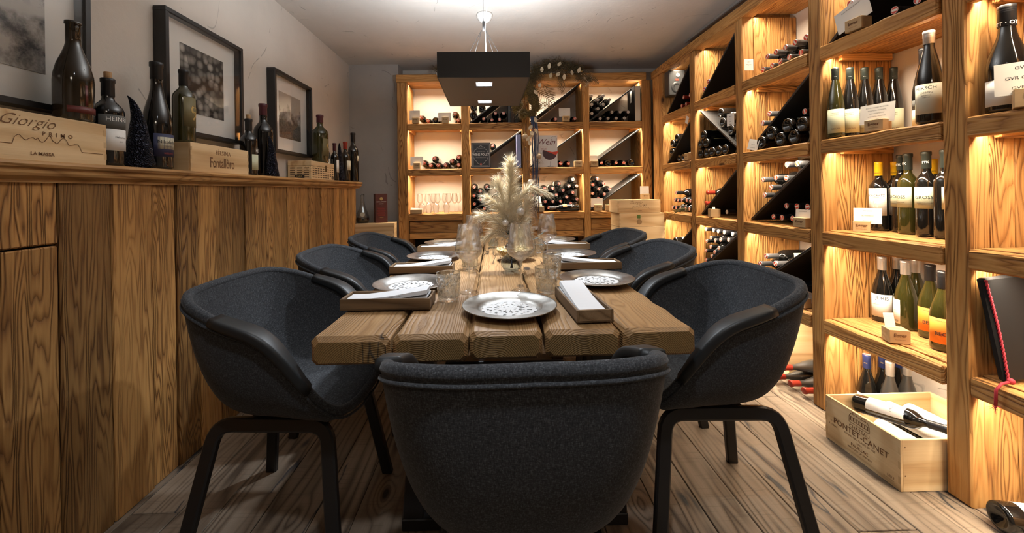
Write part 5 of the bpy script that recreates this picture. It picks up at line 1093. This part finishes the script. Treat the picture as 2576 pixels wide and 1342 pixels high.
for k, (xx, hh, c_) in enumerate(((.182, .285, M_STEEL), (.218, .31, plain('box_brown', (.05, .03, .02), .6)), (.258, .33, M_STEEL))): tag(wpart('storage_box', (xx, 4.24, ZS[0] + .001 + hh / 2), (.03 if k == 0 else .036, .2, hh), c_, None, bev=.002), ('narrow black box nearest the red seals on the top board', 'narrow brown box between two black ones on the top board', 'narrow black box against the post under the moss')[k], 'box', 'narrow boxes on the top board')

sz = thing('carton', 'black carton with white lettering lying in the low bay behind the near chair', 'box', (1.85, 2.27, ZS[3] + .001))
ob('body', MB().bbox((0, 0, .05), (.30, .10, .10), .002, ax=0).mesh('body', C_BLACK), sz)
letter(sz, 'SALZL', .024, 0, 0, 0, M_WHITEINK, mw=Matrix.Translation((-.1515, 0, .05)) @ Matrix.Rotation(-PI / 2, 4, 'Z') @ Matrix.Rotation(-PI / 2, 4, 'Y'))
# loudspeaker, dried bunch, glasses, floor crates, menu
sp = thing('loudspeaker', 'black loudspeaker mounted on the side boards of the top corner bay', 'speaker', (1.750, 3.765, 2.130), (0, 0, 0))
ob('cabinet', MB().bbox((0, .0, 0), (.155, .10, .235), .006).mesh('cabinet', plain('speaker_grey', (.05, .05, .052), .45)), sp)
ob('woofer', MB().lathe([(0, -.012), (.016, -.010), (.018, -.004), (.045, .006), (.05, .002), (.055, 0)], 28).mesh('woofer', plain('cone_grey', (.03, .03, .032), .5)), sp, (.0, -.0512, -.045), (PI / 2, 0, 0))
ob('tweeter', MB().lathe([(0, .004), (.012, .002), (.016, .004), (.02, 0)], 20).mesh('tweeter', C_SILVER), sp, (.01, -.0512, .07), (PI / 2, 0, 0)); ob('badge', MB().box((.0, -.0512, .028), (.03, .002, .014)).mesh('badge', DISC_RED), sp)
db = thing('dried_bunch', 'small bunch of dried green stalks on the corner bay board', 'dried bunch', (1.66, 3.36, ZS[2] + .03))
for k in range(3): ob('stalks', plume([(.0, -.03 + .01 * k, .01 * k), (-.02, .06, .0 + .008 * k), (-.03, .16 + .01 * k, -.02 + .01 * k)], .25, 160, 80 + k, plain('dried_green', (.20, .18, .08), .9), .05, .003), db)
r_ = random.Random(9)
for i, (xx, yy, fl) in enumerate(((-.75, 4.19, 1), (-.70, 4.28, 0), (-.79, 4.32, 0), (-.60, 4.19, 1), (-.60, 4.30, 0), (-.49, 4.19, 1), (-.48, 4.30, 0), (-.405, 4.20, 0), (-.375, 4.30, 0), (-.53, 4.39, 0), (-.655, 4.39, 0), (-.675, 4.18, 1))):
    wine_glass(xx, yy, ('upturned' if fl else 'upright') + ' spare wine glass on the lowest open board of the end shelf', ZS[2], ME_WG2, bool(fl), 'spare glasses in the end shelf', .2)
t, y = crate('upended empty pine box standing on the floor with its open side to the aisle', (1.86, 2.412, .001), -PI / 2, (.205, .27, .33), lid=True); [bpy.data.objects.remove(c) for c in list(t.children) if c.name.startswith(('front_panel', 'joint'))]
t, y = crate('open pine crate with chateau print holding bottles on the floor', (1.730, 1.603, .001), -PI / 2, (.331, .484, .192), lid=False); CR = t
for s, sz, z, xx, bd in (('CHÂTEAU', .020, .125, 0, 0), ('PONTET-CANET', .033, .102, 0, .012), ('GRAND CRU CLASSÉ EN 1855', .0105, .081, 0, .01), ('2015', .012, .066, 0, 0), ('PAUILLAC', .017, .050, 0, .015), ('PRODUCE OF FRANCE', .0105, .034, 0, .01), ('21-1-9', .010, .095, -.125, 0), ('6 x 750ml', .010, .078, -.125, .02), ('L15 T', .012, .032, .13, .02), ('MIS EN BOUTEILLE', .005, .020, .12, 0)): letter(t, s, sz, xx, y, z, M_BURN, bold=bd)
for ln in ([(-.045, .140), (.045, .140), (.045, .165), (.038, .178), (-.038, .178), (-.045, .165), (-.045, .140)], [(-.045, .165), (.045, .165)], [(-.045, .150), (.045, .150)], [(-.03, .178), (-.028, .186), (-.012, .186), (-.010, .178)], [(.03, .178), (.028, .186), (.012, .186), (.010, .178)]): ob('print', ribbon(ln, .0018, y).mesh('print', M_BURN), t)
for k in range(7): ob('print', ribbon([(-.038 + k * .0127, .152), (-.038 + k * .0127, .162)], .004, y).mesh('print', M_BURN), t)
ob('divider', MB().bbox((-.06, -.147, .06), (.18, .006, .10), .002, ax=0).mesh('divider', MCD), t)
ob('nail', MB().lathe([(0, .001), (.0022, .001), (.0022, 0)], 8).mesh('nail', M_BURN), t, (.1658, -.225, .165), (0, PI / 2, 0)); ob('nail', MB().lathe([(0, .001), (.0022, .001), (.0022, 0)], 8).mesh('nail', M_BURN), t, (.1658, -.225, .06), (0, PI / 2, 0))
def cbottle(label, p, yaw, pitch, glass, lab, cap=C_BLACK, face=1.6):
    bottle(label, 'bottles inside the open crate', p, mw=Matrix.Rotation(yaw, 4, 'Z') @ Matrix.Rotation(PI / 2 - pitch, 4, 'Y'), kind='bord', h=.30, r=.0375, glass=glass, cap=cap, lab=lab, face=face, texts=[('CHÂTEAU', .012, 0, .46, M_PAPERTXT)])
M_TISSUE = plain('tissue_white', (.70, .69, .66), .85)
cbottle('dark bottle with etched white label lying across the open crate', (1.606, 1.745, .166), -PI / 2 + .36, .13, G_DARK, (.18, .60, 2.3, L_WHITE), face=PI + .4)
cbottle('dark bottle with white label low in the front of the open crate', (1.537, 1.748, .062), -PI / 2, 0, G_DARK, (.15, .62, 3.0, L_WHITE), face=PI)
cbottle('tissue-wrapped bottle next to the low labelled bottle in the open crate', (1.628, 1.748, .056), -PI / 2, 0, M_TISSUE, None, M_TISSUE)
cbottle('tissue-wrapped bottle on the crate floor beneath the etched label bottle', (1.716, 1.748, .056), -PI / 2, 0, M_TISSUE, None, M_TISSUE)
cbottle('tissue-wrapped bottle in the back row of the open crate', (1.752, 1.748, .132), -PI / 2 + .05, 0, M_TISSUE, None, M_TISSUE)
cbottle('tissue-wrapped bottle deepest in the open crate', (1.845, 1.748, .120), -PI / 2 + .05, 0, M_TISSUE, None, M_TISSUE)
cbottle('dark bottle lying deep in the open crate', (1.800, 1.748, .056), -PI / 2, 0, G_DARK, None)
mn = thing('wine_list', 'black leather wine list leaning on the side boards of the nearest bay', 'menu', (1.685, 1.292, ZS[3] + .0045)); mw_ = Matrix.Rotation(math.radians(-6), 4, 'X') @ Matrix.Rotation(math.radians(-5), 4, 'Y')
ob('cover', MB().bbox((.125, 0, .17), (.25, .024, .34), .006, ax=2).mesh('cover', plain('wine_list_leather', (.010, .010, .011), .6, spec=.25)), mn, mw=mw_)
letter(mn, 'O', .07, .15, -.0135, .20, plain('emboss', (.03, .03, .032), .6), bold=-.03, mw=mw_)
MR = plain('cord_crimson', (.42, .025, .045), .7)
tw = []
for k in range(2):
    pts = []
    for i in range(90):
        u = i / 89; z = .335 - u * .335; a = u * 80 + k * PI
        pts.append((.004 + .006 * math.sin(u * PI) + .0022 * math.cos(a), -.0155 - .0022 * math.sin(a), z))
    ob('cord', MB().tube(pts, .0024, 5).mesh('cord', MR), mn, mw=mw_)
ob('knot', MB().sphere((.0, -.024, .012), .010, 12, 8).mesh('knot', MR), mn); ob('cord', MB().tube([(0, -.022, .010), (-.040, -.030, .008), (-.056, -.028, -.012), (-.056, -.026, -.065)], .0042, 6).mesh('cord', MR), mn); ob('tassel', tuft(MR, [((-.058, -.026, -.068), .005)], 26, .02, .002, 2, -.8), mn)
